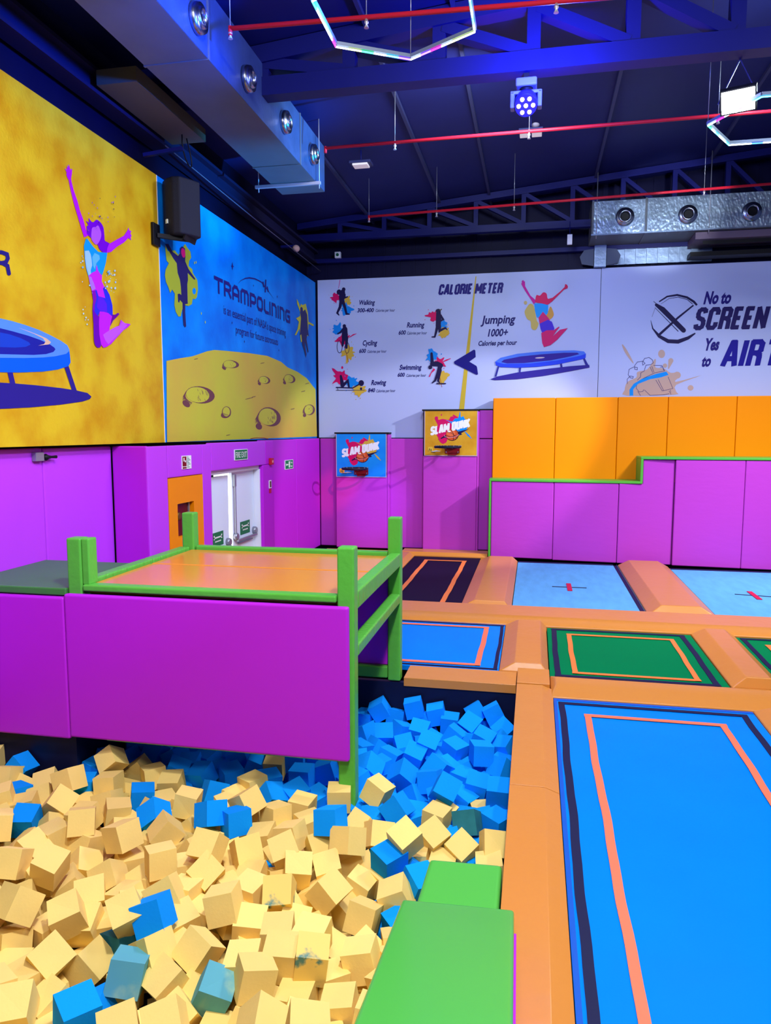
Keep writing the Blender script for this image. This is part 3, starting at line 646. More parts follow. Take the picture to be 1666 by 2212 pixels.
# ================================================================== LIGHT FITTINGS
def led(name, rgb, s): return mat(name, rgb, emit=rgb, estr=s)
def hexagon(label, cpos, R, rot0, cols, z):
    t = thing('hexagon_light', label, 'light', (cpos[0], cpos[1], z), 'hexagon tube lights')
    P = [Vector((cpos[0] + R * math.cos(rot0 + k * math.pi / 3), cpos[1] + R * math.sin(rot0 + k * math.pi / 3), z)) for k in range(6)]
    for k in range(6):
        a, b_ = P[k], P[(k + 1) % 6]
        mb = MB(); n = 6
        for i in range(n):
            mb.tube([a.lerp(b_, i / n), a.lerp(b_, (i + 1) / n)], .0068, 8, m=i)
        cs = cols[k]
        mb.build('light_tube', [led('led_%s' % c, LED[c][0], LED[c][1]) for c in cs], t)
        MB().bar(a + Vector((0, 0, .028)), b_ + Vector((0, 0, .028)), .03, .03).build('tube_channel', mat('channel_alu', (120, 130, 150), metal=.5), t)
    for k in (0, 2, 4):
        MB().tube([P[k] + Vector((0, 0, .04)), P[k] + Vector((0, 0, zr(P[k].x) - z - .02))], .004, 5).build('suspension_wire', GREYM, t)
LED = {'w': ((235, 250, 255), 7), 'c': ((90, 240, 255), 6), 'g': ((60, 255, 150), 6), 'y': ((235, 255, 150), 6), 'm': ((255, 40, 200), 6), 'v': ((150, 90, 255), 6), 'b': ((60, 130, 255), 6), 'r': ((255, 60, 90), 6)}
hexagon('hexagon tube light with rainbow glow at the top picture edge', (-1.16, 6.88 - .69), .69, math.pi / 2, [['w', 'y', 'g', 'w', 'c', 'v'][::-1], ['m', 'w', 'w', 'y', 'w', 'g'], ['w', 'c', 'w', 'w', 'v', 'w'], ['c'] * 6, ['c', 'w', 'c', 'w', 'c', 'w'], ['y', 'y', 'w', 'm', 'v', 'w']], 5.8)
hexagon('hexagon tube light beside the bright floodlight at the right edge', (2.50, 8.93), .73, math.pi, [['w', 'm', 'w', 'v', 'w', 'c'][::1], ['c', 'c', 'w', 'c', 'g', 'g'], ['g', 'c', 'w', 'w', 'b', 'b'], ['b'] * 6, ['w', 'b', 'w', 'b', 'w', 'w'], ['c', 'w', 'w', 'c', 'w', 'g']], 5.8)
# moving head
t = thing('moving_head_light', 'moving head stage light with glowing lenses hanging from the roof truss', 'stage light', (-.17, 8.4, 6.0))
hx, hy = -.168, 8.4
BLU = mat('stage_housing', (120, 130, 190), rough=.35)
MB().box((hx - .03, hy - .03, 6.2), (hx + .03, hy + .03, 6.285)).build('clamp', BLACK, t)
MB().box((hx - .11, hy - .09, 6.12), (hx + .11, hy + .09, 6.205)).build('base', BLU, t, bevel=.02)
MB().lathe((hx, hy, 6.085), (0, 0, 1), [(.07, 0), (.07, .035)], 16).build('pan_joint', BLACK, t)
MB().box((hx - .165, hy - .05, 5.92), (hx - .12, hy + .06, 6.085)).box((hx + .12, hy - .05, 5.92), (hx + .165, hy + .06, 6.085)).box((hx - .165, hy - .05, 6.055), (hx + .165, hy + .06, 6.09)).build('yoke', BLU, t, bevel=.012)
hd = Vector((0, -.72, -.69)).normalized(); hc = Vector((hx, hy, 5.985))
lh = MB().lathe(hc - hd * .09, hd, [(.09, 0), (.12, .03), (.125, .15), (.115, .18)], 20).build('lamp_head', mat('head_shell', (50, 44, 110), rough=.3), t)
tt_, uu_ = Vector((1, 0, 0)), hd.cross(Vector((1, 0, 0)))
LENS = led('lens_glow', (255, 225, 235), 9)
for i, (a_, b_) in enumerate([(0, 0)] + [(.075 * math.cos(q * math.pi / 3), .075 * math.sin(q * math.pi / 3)) for q in range(6)]):
    MB().lathe(hc + hd * .088 + tt_ * a_ + uu_ * b_, hd, [(.022, 0), (.02, .01), (.001, .016)], 12).build('lens', LENS, lh)
# floodlight
t = thing('floodlight', 'glaring white floodlight beside the right hexagon light', 'light', (1.98, 8.5, 5.95))
fp = Vector((1.97, 8.52, 5.87)); fd = Vector((-.25, -.75, -.62)).normalized(); fr = fd.cross(Vector((0, 0, 1))).normalized(); fu = fr.cross(fd)
def fb(w_, h_, d0, d1): return [fp + fr * a_ * w_ + fd * d + fu * c_ * h_ for d in (d0, d1) for a_, c_ in ((-1, -1), (1, -1), (1, 1), (-1, 1))]
MB().hexa(fb(.17, .12, -.08, 0)).build('housing', BLACK, t)
MB().hexa(fb(.155, .105, .001, .006)).build('lens', led('flood_glow', (240, 250, 255), 40), t)
MB().bar(fp + fr * .19, fp + Vector((0, 0, .4)), .02, .01).bar(fp - fr * .19, fp + Vector((0, 0, .4)), .02, .01).build('bracket', STEEL, t)
# emergency lights
for (px, py, z, lab, dbl) in [(780, 360, 6.6, 'small white emergency light under the roof left of the moving head', 0), (1147, 292, 6.72, 'twin white emergency light just below the middle sprinkler pipe', 1)]:
    p = at(px, py, 'z', z); t = thing('emergency_light', lab, 'light', p)
    for s in ((0,) if not dbl else (-1, 1)):
        x = p.x + s * .085; w_ = .12 if not dbl else .07
        MB().box((x - w_, p.y - .09, z), (x + w_, p.y + .09, z + .03)).build('diffuser', mat('diffuser_white', (226, 218, 212), emit=(226, 214, 206), estr=.35), t, bevel=.008)
    MB().box((p.x - .17, p.y - .1, z + .03), (p.x + .17, p.y + .12, z + .07)).build('housing', PURLIN, t, bevel=.008)
    MB().tube([(p.x, p.y, z + .07), (p.x, p.y, zr(p.x) - .01)], .01, 6).build('stem', STEEL, t)
pp = at(1157, 270, 'z', 6.9)
tag(MB().ball(pp, .06, 12, 8, 0, (1, 1, .5)).build('smoke_detector', mat('detector_grey', (170, 160, 170))), 'round pale smoke detector just above the middle sprinkler pipe', 'detector')

# ================================================================== BASKETBALL HOOPS
for (x, z, lab) in [(-3.63, 1.745, 'small basketball hoop with red bracket on the blue slam dunk board'), (-1.73, 2.195, 'small basketball hoop with red bracket on the yellow slam dunk board')]:
    t = thing('basketball_hoop', lab, 'basketball hoop', (x, 14.95, z), 'slam dunk hoops')
    yb_ = 14.985; R = .25
    MB().box((x - .06, yb_ - .02, z - .14), (x + .24, yb_, z + .01)).box((x + .0, yb_ - .02, z - .17), (x + .18, yb_, z - .13)).prism([(x + .0, yb_ - .02, z - .03), (x + .18, yb_ - .02, z - .03), (x + .13, yb_ - .22, z - .01), (x + .05, yb_ - .22, z - .01)], (0, 0, .02)).build('bracket', REDD, t)
    for s in (-.03, .21): MB().lathe((x + s, yb_ - .02, z - .11), (0, -1, 0), [(.014, 0), (.012, .01)], 10).build('bolt', GREYM, t)
    cy_ = yb_ - .12 - R
    rim = MB().tube([(x + .04 + R * math.cos(q * math.pi / 18), cy_ + R * math.sin(q * math.pi / 18), z) for q in range(36)], .024, 8, closed=True).build('rim', mat('rim_black', (20, 24, 46), rough=.5), t)
    k = MB()
    for q in range(12):
        a_ = q * math.pi / 6; p = Vector((x + .04 + R * math.cos(a_), cy_ + R * math.sin(a_), z))
        k.tube([p + Vector((.02, 0, .03)), p + Vector((-.01, 0, -.03))], .007, 6)
    k.build('net_hooks', mat('hook_grey', (110, 120, 150)), rim)
# ================================================================== PRINTED BANNERS
def ink(rgb): return mat('ink_%02x%02x%02x' % rgb, rgb, rough=.45, spec=.1)
CF = {'S': (.40, [[(1, .80), (.92, .94), (.7, 1), (.3, 1), (.08, .93), (.0, .78), (.06, .63), (.25, .54), (.75, .46), (.94, .36), (1, .2), (.92, .06), (.7, 0), (.3, 0), (.08, .06), (0, .2)]]),
      'C': (.40, [[(1, .70), (1, .88), (.8, 1), (.22, 1), (0, .88), (0, .12), (.22, 0), (.8, 0), (1, .12), (1, .30)]]), 'O': (.40, [[(.22, 1), (.8, 1), (1, .88), (1, .12), (.8, 0), (.22, 0), (0, .12), (0, .88), (.22, 1)]]),
      'R': (.40, [[(0, -.08), (0, 1), (.75, 1), (1, .9), (1, .62), (.75, .5), (.05, .5)], [(.6, .5), (.95, .40), (1, .3), (1.05, -.08)]]), 'E': (.32, [[(1.1, 1), (0, 1), (0, 0), (1.1, 0)], [(0, .5), (.95, .5)]]),
      'N': (.46, [[(0, -.08), (0, 1.0), (1, 0), (1, 1.08)]]), 'T': (.44, [[(-.1, 1), (1.1, 1)], [(.5, 1), (.5, -.08)]]), 'A': (.46, [[(-.05, -.08), (.4, 1.0), (.6, 1.0), (1.05, -.08)], [(.16, .26), (.84, .26)]]),
      'I': (.0, [[(0, -.08), (0, 1.08)]]), 'L': (.34, [[(0, 1.08), (0, 0), (1, 0)]]), 'M': (.62, [[(0, -.08), (0, 1.0), (.5, .3), (1, 1.0), (1, -.08)]]), ' ': (.05, []), 'D': (.40, [[(0, 0), (0, 1), (.75, 1), (1, .85), (1, .15), (.75, 0), (-.1, 0)]]), 'U': (.40, [[(0, 1.08), (0, .15), (.22, 0), (.78, 0), (1, .15), (1, 1.08)]]), 'K': (.42, [[(0, -.08), (0, 1.08)], [(1, 1.1), (.1, .45)], [(.25, .6), (1.05, -.1)]])}
class Print:
    """flat ink on a wall plane; outlines are traced in photograph pixels and laid on the wall at its real place"""
    def __init__(s, ax, val, nrm, ox=0, oy=0, k=1):
        s.ax, s.val, s.n = ax, val, Vector(nrm); s.mb = MB(); s.mats = []; s.lay = 0.0; s.last = None; s.fr(ox, oy, k); s.step = .0003
    def fr(s, ox, oy, k): s.ox, s.oy, s.k = ox, oy, k; return s
    def up(s, rgb):
        s.lay += 1.0 if rgb != s.last else .06
        s.last = rgb
    def mi(s, rgb):
        m = ink(rgb)
        if m not in s.mats: s.mats.append(m)
        return s.mats.index(m)
    def w(s, p): return at(s.ox + p[0] * s.k, s.oy + p[1] * s.k, s.ax, s.val) + s.n * (s.lay * s.step)
    def poly(s, pts, rgb):
        s.up(rgb); s.mb.add([s.w(p) for p in pts], [tuple(range(len(pts)))], s.mi(rgb)); return s
    def smooth(s, pts, rgb, n=3):
        q = []
        N = len(pts)
        for i in range(N):
            p0, p1, p2, p3 = (Vector(pts[(i + d) % N]) for d in (-1, 0, 1, 2))
            for j in range(n):
                t = j / n
                q.append(.5 * ((2 * p1) + (p2 - p0) * t + (2 * p0 - 5 * p1 + 4 * p2 - p3) * t * t + (3 * p1 - p0 - 3 * p2 + p3) * t ** 3))
        return s.poly([tuple(p) for p in q], rgb)
    def ell(s, x, y, rx, ry, rgb, rot=0, n=22):
        a = math.radians(rot); c, d = math.cos(a), math.sin(a)
        return s.poly([(x + rx * math.cos(q) * c - ry * math.sin(q) * d, y + rx * math.cos(q) * d + ry * math.sin(q) * c) for q in (2 * math.pi * i / n for i in range(n))], rgb)
    def line(s, pts, w, rgb, caps=True):
        if not isinstance(w, (list, tuple)): w = [w] * len(pts)
        pts = [Vector(p) for p in pts]; L, R = [], []
        for i, p in enumerate(pts):
            d0 = (p - pts[i - 1]).normalized() if i else None
            d1 = (pts[i + 1] - p).normalized() if i < len(pts) - 1 else None
            d = ((d0 or d1) + (d1 or d0))
            d = d.normalized() if d.length > 1e-4 else (d0 or d1)
            k = 1.0
            if d0 is not None and d1 is not None:
                k = 1 / max(.5, abs(d.dot(d0)))
            nn = Vector((-d.y, d.x)) * (w[i] / 2 * k); L.append(p + nn); R.append(p - nn)
        s.up(rgb); m = s.mi(rgb); n = len(pts)
        s.mb.add([s.w(p) for p in L] + [s.w(p) for p in R], [(i, i + 1, n + i + 1, n + i) for i in range(n - 1)], m)
        if caps:
            for p, ww in ((pts[0], w[0]), (pts[-1], w[-1])):
                if ww > 1e-6: s.ell(p.x, p.y, ww / 2, ww / 2, rgb, n=12)
        return s
    def splat(s, x, y, r, rgb, seed, spikes=7, sy=1.0):
        rnd = random.Random(seed); pts = []; n = 56
        ph = [rnd.uniform(0, 6.28) for _ in range(4)]
        sp = [(rnd.uniform(0, 6.28), rnd.uniform(.15, .55), rnd.uniform(.06, .13)) for _ in range(spikes)]
        for i in range(n):
            a = 2 * math.pi * i / n
            q = .72 + .12 * math.sin(3 * a + ph[0]) + .09 * math.sin(5 * a + ph[1]) + .05 * math.sin(9 * a + ph[2])
            for c, h, wd in sp:
                dd = abs((a - c + math.pi) % (2 * math.pi) - math.pi)
                if dd < wd * 2: q += h * max(0, 1 - dd / (wd * 2)) ** .7
            pts.append((x + r * q * math.cos(a), y + r * q * math.sin(a) * sy))
        s.poly(pts, rgb)
        for _ in range(4):
            a = rnd.uniform(0, 6.28); q = r * rnd.uniform(1.05, 1.5); rr = r * rnd.uniform(.03, .08)
            s.ell(x + q * math.cos(a), y + q * math.sin(a) * sy, rr, rr, rgb, n=8)
        return s
    def text(s, word, p0, p1, cap, rgb, bold=.03, shear=.0, dz=None):
        """p0, p1: baseline ends in pixels; cap: height of a capital at p0 in pixels"""
        s.up(rgb)
        a, b = s.w(p0), s.w(p1); u = s.w((p0[0], p0[1] - cap)) - a
        u = Vector((0, 0, u.z)); r = b - a; sh = shear * u.length
        vs, fs = text_pts(word, bold)
        rn = r.normalized(); r = rn * (r.length - sh)
        s.mb.add([a + r * x + u * y + rn * sh * y for x, y in vs], fs, s.mi(rgb)); return s
    def caps(s, word, p0, p1, cap, rgb, wd=.17, shear=.2, gap=.12):
        """heavy condensed capitals drawn as strokes between two baseline points"""
        s.up(rgb)
        a, b = s.w(p0), s.w(p1); u = s.w((p0[0], p0[1] - cap)) - a; H_ = u.z
        W_ = sum(CF[c][0] + wd for c in word) + gap * (len(word) - 1)
        r = b - a; L_ = r.length - shear * H_; r.normalize(); kx = L_ / W_; x = 0; m = s.mi(rgb)
        for c in word:
            cw, sts = CF[c]
            for st in sts:
                pts = [Vector(((x + wd / 2 + q[0] * cw) * kx, (q[1] * (1 - wd) + wd / 2) * H_)) for q in st]
                for i in range(len(pts) - 1):
                    s.lay += .03
                    d = (pts[i + 1] - pts[i]).normalized(); n = Vector((-d.y, d.x)) * wd * H_ / 2
                    e0 = d * wd * H_ * (.0 if i == 0 else .3); e1 = d * wd * H_ * (.0 if i == len(pts) - 2 else .3)
                    q4 = [pts[i] - e0 + n, pts[i + 1] + e1 + n, pts[i + 1] + e1 - n, pts[i] - e0 - n]
                    s.mb.add([a + r * (q.x + shear * q.y) + Vector((0, 0, q.y)) + s.n * (s.lay * s.step) for q in q4], [(0, 1, 2, 3)], m)
            x += cw + wd + gap
        return s
    def build(s, name, parent):
        if not s.mb.v: return None
        o = s.mb.build(name, s.mats, parent, fixn=False); s.mb = MB(); s.mats = []; return o

NV = (34, 26, 118); DK = (30, 24, 70); MG = (206, 18, 96); YE = (206, 170, 64); BL = (18, 132, 226)
LX = -4.575
def banner(label, quad, m, parts_name='sheet'):
    pass
# ---- yellow banner on the left wall
YM = mat('yellow_banner', (216, 184, 32), rough=.42, spec=.1, rgb2=(196, 142, 10), vscale=2.2, bump=.12, bscale=30, lo=.32, hi=.62)
t = thing('wall_banner', 'yellow wall banner with leaping purple figure and blue trampoline', 'banner', (LX, 6, 2.36), 'wall banners')
MB().box((-4.8, 2.6, 2.362), (LX - .005, 8.605, 5.6)).build('sheet', YM, t)
# the letter R of a cut off word
p = Print('x', LX, (1, 0, 0))
p.line([(-22, 594), (-22, 545), (4, 545)], 8.5, NV).line([(4, 545), (15, 549), (17, 558), (13, 566), (3, 568), (-18, 566)], 8.5, NV).line([(5, 568), (16, 574), (19.5, 591)], 8.5, NV)
p.build('lettering', t)
A, B, Cc = (120, 340, .12005), (150, 540, .104), (0, 660, .13206)
p = Print('x', LX, (1, 0, 0), *A)
p.poly([(165, 190), (200, 270), (195, 310), (215, 370), (235, 400), (265, 560), (330, 830), (400, 1060), (450, 1230), (515, 1440), (600, 1400), (545, 1290), (500, 1120), (440, 960), (400, 800), (330, 600), (285, 420), (280, 380), (295, 290), (298, 210), (280, 205), (262, 235), (258, 180), (235, 125), (225, 190), (205, 140), (205, 230)], (176, 20, 226))
p.smooth([(565, 1310), (560, 1240), (590, 1220), (550, 1140), (600, 1170), (595, 1090), (640, 1150), (680, 1165), (740, 1120), (800, 1160), (850, 1230), (870, 1310), (880, 1420), (890, 1500), (960, 1540), (990, 1600), (930, 1710), (860, 1710), (790, 1650), (750, 1560), (640, 1450), (600, 1410), (560, 1370)], (112, 0, 200))
p.poly([(960, 1560), (1100, 1480), (1230, 1410), (1290, 1320), (1315, 1262), (1325, 1310), (1365, 1330), (1345, 1365), (1370, 1410), (1350, 1440), (1365, 1490), (1310, 1450), (1230, 1530), (1100, 1610), (1000, 1700), (920, 1715), (930, 1640)], (176, 30, 236))
p.fr(*B)
p.poly([(305, -20), (300, -90), (340, -230), (370, -240), (430, -150), (500, -60), (600, 40), (690, 50), (785, 60), (760, 240), (720, 400), (680, 520), (620, 480), (560, 430), (470, 470), (430, 560), (390, 540), (350, 400), (320, 200)], (10, 150, 250))
p.poly([(318, 20), (400, 10), (440, 90), (460, 200), (470, 320), (440, 420), (450, 540), (400, 540), (352, 380), (325, 180)], (150, 196, 255))
p.poly([(520, 60), (620, 110), (630, 190), (560, 270), (520, 400), (490, 330), (470, 150)], (92, 180, 255))
p.fr(*A); p.smooth([(650, 1290), (680, 1255), (720, 1255), (755, 1225), (785, 1260), (820, 1380), (800, 1480), (740, 1570), (680, 1530), (640, 1450)], (176, 84, 246)); p.fr(*B)
p.poly([(390, 540), (470, 470), (545, 440), (560, 300), (590, 420), (640, 500), (675, 530), (668, 650), (715, 750), (760, 900), (740, 1000), (600, 960), (560, 830), (460, 850), (420, 700)], (198, 36, 238))
p.poly([(390, 540), (450, 560), (500, 680), (540, 800), (460, 850), (420, 700)], (170, 110, 250))
p.poly([(460, 850), (560, 830), (600, 960), (740, 1000), (690, 800), (735, 755), (830, 930), (890, 1150), (895, 1340), (880, 1380), (800, 1310), (630, 1275), (600, 1350), (590, 1560), (500, 1560), (475, 1250), (490, 1050)], (40, 44, 214))
p.poly([(460, 850), (530, 840), (560, 1000), (520, 1150), (510, 1300), (480, 1300), (490, 1050)], (128, 10, 170))
p.poly([(600, 960), (700, 1000), (770, 1120), (780, 1300), (640, 1275), (560, 1190)], (88, 30, 220))
p.smooth([(480, 1250), (560, 1350), (620, 1400), (612, 1600), (655, 1960), (600, 2030), (540, 1990), (505, 1880), (495, 1550)], (104, 0, 172))
p.poly([(890, 1340), (940, 1345), (1000, 1305), (1035, 1330), (960, 1410), (900, 1470), (840, 1590), (870, 1400)], (104, 0, 140))
p.poly([(620, 1280), (700, 1282), (800, 1310), (880, 1380), (850, 1500), (822, 1670), (950, 1600), (1030, 1570), (1060, 1450), (1140, 1520), (1265, 1540), (1200, 1610), (1110, 1670), (950, 1850), (860, 1950), (760, 2015), (700, 2030), (650, 1960), (615, 1750), (607, 1500)], (192, 30, 236))
p.poly([(690, 1760), (822, 1670), (950, 1600), (1030, 1580), (1090, 1480), (1200, 1560), (1110, 1660), (930, 1840), (800, 1960), (740, 1880)], (192, 84, 250))
rnd = random.Random(4)
for i in range(42):
    x, y = rnd.choice([(rnd.uniform(210, 460), rnd.uniform(0, 1560)), (rnd.uniform(700, 950), rnd.uniform(420, 900))])
    r = rnd.uniform(5, 20); p.ell(x, y, r, r * 1.3, rnd.choice([(160, 200, 250), (110, 180, 240), (170, 200, 230)]), n=8)
p.fr(*A)
for i in range(26): p.ell(rnd.uniform(560, 1080), rnd.uniform(650, 1350), rnd.uniform(4, 13), rnd.uniform(5, 17), rnd.choice([(130, 70, 160), (70, 40, 80), (150, 90, 190)]), n=8)
p.build('leaping_figure', t)
p = Print('x', LX, (1, 0, 0), *Cc)
p.poly([(-900, 1300), (-600, 1265), (0, 1260), (250, 1275), (600, 1305), (1000, 1350), (1255, 1390), (1430, 1430), (1498, 1490), (1470, 1530), (1350, 1570), (1000, 1620), (500, 1665), (0, 1690), (-900, 1700)], (40, 30, 128))
for q in ([(120, 1080), (205, 1080), (250, 1275), (165, 1275)], [(1050, 1000), (1120, 980), (1255, 1390), (1175, 1375)]): p.poly(q, (42, 32, 130))
p.poly([(1135, 740), (1155, 930), (1120, 990), (950, 1045), (700, 1080), (300, 1095), (0, 1090), (-900, 1040), (-900, 800), (0, 855), (400, 858), (700, 850), (900, 830), (1080, 790)], (0, 92, 246))
p.poly([(-900, 120), (-400, 140), (0, 210), (180, 250), (400, 315), (640, 400), (830, 490), (1000, 580), (1100, 650), (1135, 720), (1135, 740), (1080, 790), (900, 830), (700, 850), (400, 858), (0, 855), (-900, 800)], (84, 140, 250))
p.poly([(-900, 300), (-400, 310), (0, 370), (200, 420), (450, 490), (650, 560), (800, 625), (890, 690), (905, 720), (870, 760), (750, 795), (550, 808), (0, 795), (-900, 740)], (28, 32, 150))
p.poly([(-600, 400), (-300, 410), (0, 440), (150, 470), (330, 530), (470, 600), (495, 640), (420, 675), (250, 688), (0, 680), (-600, 640)], (24, 64, 190))
p.poly([(290, 360), (480, 425), (650, 490), (760, 540), (832, 600), (800, 635), (620, 655), (720, 630), (742, 590), (700, 535), (560, 465)], (218, 180, 150))
p.build('trampoline_picture', t)
# ---- blue and yellow banner on the left wall
t = thing('wall_banner', 'blue and yellow wall banner reading TRAMPOLINING with astronauts over moon craters', 'banner', (LX, 12, 2.36), 'wall banners')
MB().box((-4.8, 8.605, 2.362), (LX - .005, 15.25, 5.6)).build('sheet', mat('blue_banner', (0, 140, 240), rough=.42, spec=.1, rgb2=(0, 104, 214), vscale=1.4, bump=.12, bscale=30), t)
MB().box((LX - .02, 8.6, 2.362), (LX - .001, 8.612, 5.6)).build('seam', WHITE, t)
Fh = (360, 750, .198)
p = Print('x', LX, (1, 0, 0), *Fh)
MOON = (200, 196, 58)
h = [(-2, 150), (150, 120), (280, 100), (440, 45), (520, 30), (650, 40), (900, 65), (1100, 95), (1250, 160), (1320, 220), (1430, 270), (1530, 340), (1600, 430), (1626, 460)]
s_ = Print('x', LX, (1, 0, 0), *Fh); s_.mats.append(mat('moon_print', MOON, rough=.45, rgb2=(206, 166, 66), vscale=.35, spec=.1, lo=.4, hi=.6)); s_.lay = 1.0
s_.mb.add([s_.w(q) for q in h + [(1641, 974), (5, 1036)]], [tuple(range(len(h) + 2))], 0); s_.build('moon_hill', t)
p.lay = 4
BR = (112, 64, 70)
rnd = random.Random(9)
LB = p.lay
for (x, y, rx, ry, ro) in [(705, 185, 85, 42, 8), (365, 520, 160, 93, 8), (1125, 760, 125, 100, 25), (1070, 358, 62, 40, 15), (1345, 343, 62, 44, 25), (1560, 683, 58, 58, 20)]:
    p.lay = LB; p.last = None
    for i in range(26):
        u = i / 25; a = math.radians(115 + 95 * u + ro)
        bx, by = x + rx * 1.02 * math.cos(a), y + ry * 1.05 * math.sin(a); L = ry * rnd.uniform(.35, .75)
        p.line([(bx, by), (bx - L * .55, by + L * .8)], [ry * .09, .5], BR, caps=False)
    p.ell(x - rx * .95, y + ry * 1.05, rx * .3, ry * .32, BR, 40)
    p.ell(x, y, rx, ry, BR, ro); p.ell(x - rx * .17, y - ry * .01, rx * .80, ry * .9, MOON, ro)
    for i in range(20):
        xx = x + rx * rnd.uniform(-.2, .62); yy = y + ry * rnd.uniform(-.75, .5); p.line([(xx, yy), (xx + rx * .05, yy + ry * .25)], ry * .035, BR, caps=False)
    p.build('crater_drawing', t)
p.ell(645, 735, 55, 38, BR, -15); p.ell(652, 708, 50, 62, BR); p.ell(650, 704, 40, 52, MOON)
for i in range(9): p.line([(612 + i * 8, 715 + i * 3), (606 + i * 9, 745)], 4, BR, caps=False)
p.build('crater_drawing', t)
for x, y in ((300, 135), (1025, 180), (900, 560), (860, 570), (930, 548), (650, 965), (1355, 680), (1470, 488), (1515, 402)):
    for i in range(4): p.line([(x + i * 10, y - i * 2), (x + 8 + i * 11, y - 10 - i * 2)], [7, 1], BR, caps=False)
p.line([(915, 998), (970, 988), (1060, 990), (1105, 1000)], 6, (150, 50, 30))
p.build('grass_marks', t)
p = Print('x', LX, (1, 0, 0), 340, 510, .0994)
p.poly([(170, 190), (230, 330), (300, 320), (380, 310), (460, 410), (600, 170), (650, 250), (720, 340), (735, 470), (690, 540), (680, 650), (760, 720), (770, 800), (870, 960), (885, 1150), (860, 1330), (820, 1370), (770, 1360), (750, 1480), (680, 1520), (600, 1500), (540, 1600), (510, 1740), (460, 1750), (400, 1640), (370, 1500), (380, 1250), (320, 1160), (280, 1240), (240, 1110), (190, 1000), (165, 850), (180, 730), (250, 590), (200, 530), (180, 350)], (160, 172, 48))
p.ell(800, 1195, 38, 70, (0, 138, 236))
p.poly([(170, 170), (240, 170), (330, 340), (450, 430), (490, 380), (495, 260), (540, 220), (600, 270), (610, 450), (605, 550), (680, 720), (820, 920), (820, 950), (790, 940), (660, 800), (665, 950), (650, 1050), (660, 1470), (605, 1480), (605, 1650), (625, 1960), (600, 1985), (570, 1940), (550, 1700), (545, 1450), (490, 1390), (475, 1450), (450, 1430), (440, 1260), (480, 1250), (520, 1280), (510, 1100), (490, 950), (440, 800), (420, 590), (340, 480), (270, 360), (210, 240)], (38, 32, 92))
p.ell(562, 365, 44, 105, (206, 20, 110), -8)
for x, y in ((805, 580), (840, 570), (1040, 1870), (955, 1680)): p.ell(x, y, 9, 30, (170, 190, 90))
p.build('astronaut_figure', t)
E_ = (440, 560, .15006); p.fr(*E_)
p.poly([(1340, 570), (1375, 640), (1385, 690), (1400, 640), (1420, 660), (1470, 640), (1500, 770), (1510, 900), (1585, 940), (1582, 965), (1510, 930), (1500, 1100), (1400, 1200), (1380, 1000), (1330, 1095), (1310, 1090), (1350, 1010), (1370, 900), (1330, 850), (1385, 820), (1390, 760), (1345, 640)], (206, 198, 48))
p.poly([(1390, 700), (1405, 685), (1425, 700), (1430, 750), (1460, 720), (1490, 800), (1500, 1000), (1515, 1110), (1490, 1090), (1480, 1150), (1510, 1330), (1500, 1350), (1480, 1260), (1450, 1180), (1480, 1370), (1470, 1420), (1450, 1330), (1420, 1230), (1405, 1080), (1385, 1100), (1390, 1000), (1400, 850), (1390, 780)], (46, 38, 95))
p.build('astronaut_figure', t)
p = Print('x', LX, (1, 0, 0), *E_)
p.line([(492, 355), (540, 305), (600, 276), (660, 268), (740, 282), (810, 315), (860, 350)], [2, 8, 16, 20, 18, 14, 12], NV)
p.line([(855, 330), (868, 395)], 18, NV).line([(895, 300), (888, 470)], 18, NV).line([(850, 350), (935, 460)], 9, NV).line([(915, 400), (930, 465)], 18, NV).line([(930, 455), (1010, 570)], [6, 1], NV)
for x, y, r in ((415, 100, 62), (1060, 540, 26), (718, 380, 22), (410, 915, 26), (588, 1185, 26), (1083, 1310, 22)):
    p.build('satellite_drawing', t); p.poly([(x, y - r), (x + r * .14, y - r * .1), (x + r * .4, y + r * .1), (x + r * .14, y + r * .16), (x, y + r), (x - r * .14, y + r * .1), (x - r * .4, y), (x - r * .14, y - r * .16)], NV); p.build('star', t)
# TRAMPOLINING in rounded display letters: strokes in a unit cell
GL = {'T': (.9, [[(0, 1), (.9, 1)], [(.45, 1), (.45, 0)]]), 'R': (.85, [[(.08, 0), (.08, 1), (.6, 1), (.8, .85), (.8, .6), (.6, .45), (.1, .45)], [(.5, .45), (.82, 0)]]),
      'A': (.9, [[(.08, 0), (.08, .75), (.3, 1), (.62, 1), (.84, .75), (.84, 0)], [(.08, .36), (.84, .36)]]), 'M': (1.15, [[(.08, 0), (.08, .8), (.25, 1), (.9, 1), (1.07, .8), (1.07, 0)], [(.58, 1), (.58, 0)]]),
      'P': (.85, [[(.08, 0), (.08, 1), (.6, 1), (.8, .85), (.8, .5), (.6, .35), (.1, .35)]]), 'O': (.9, [[(.08, .2), (.08, .8), (.25, 1), (.66, 1), (.82, .8), (.82, .2), (.66, 0), (.25, 0), (.08, .2), (.08, .5)]]),
      'L': (.7, [[(.08, 1), (.08, .2), (.25, 0), (.7, 0)]]), 'I': (.18, [[(.09, 1), (.09, 0)]]), 'N': (.85, [[(.08, 0), (.08, 1), (.55, 1), (.77, .8), (.77, 0)]]),
      'G': (.88, [[(.8, 1), (.25, 1), (.08, .8), (.08, .2), (.25, 0), (.8, 0), (.8, .5), (.45, .5)]])}
word = 'TRAMPOLINING'; gap = .2
tot = sum(GL[c][0] for c in word) + gap * (len(word) - 1)
a0 = at(464.8, 630.4, 'x', LX); a1 = at(626.8, 698, 'x', LX); top = at(464.8, 597.5, 'x', LX); hgt = top.z - a0.z
L_ = (a1 - a0); ux = L_ / tot; cx_ = 0
m_ = p.mi(NV)
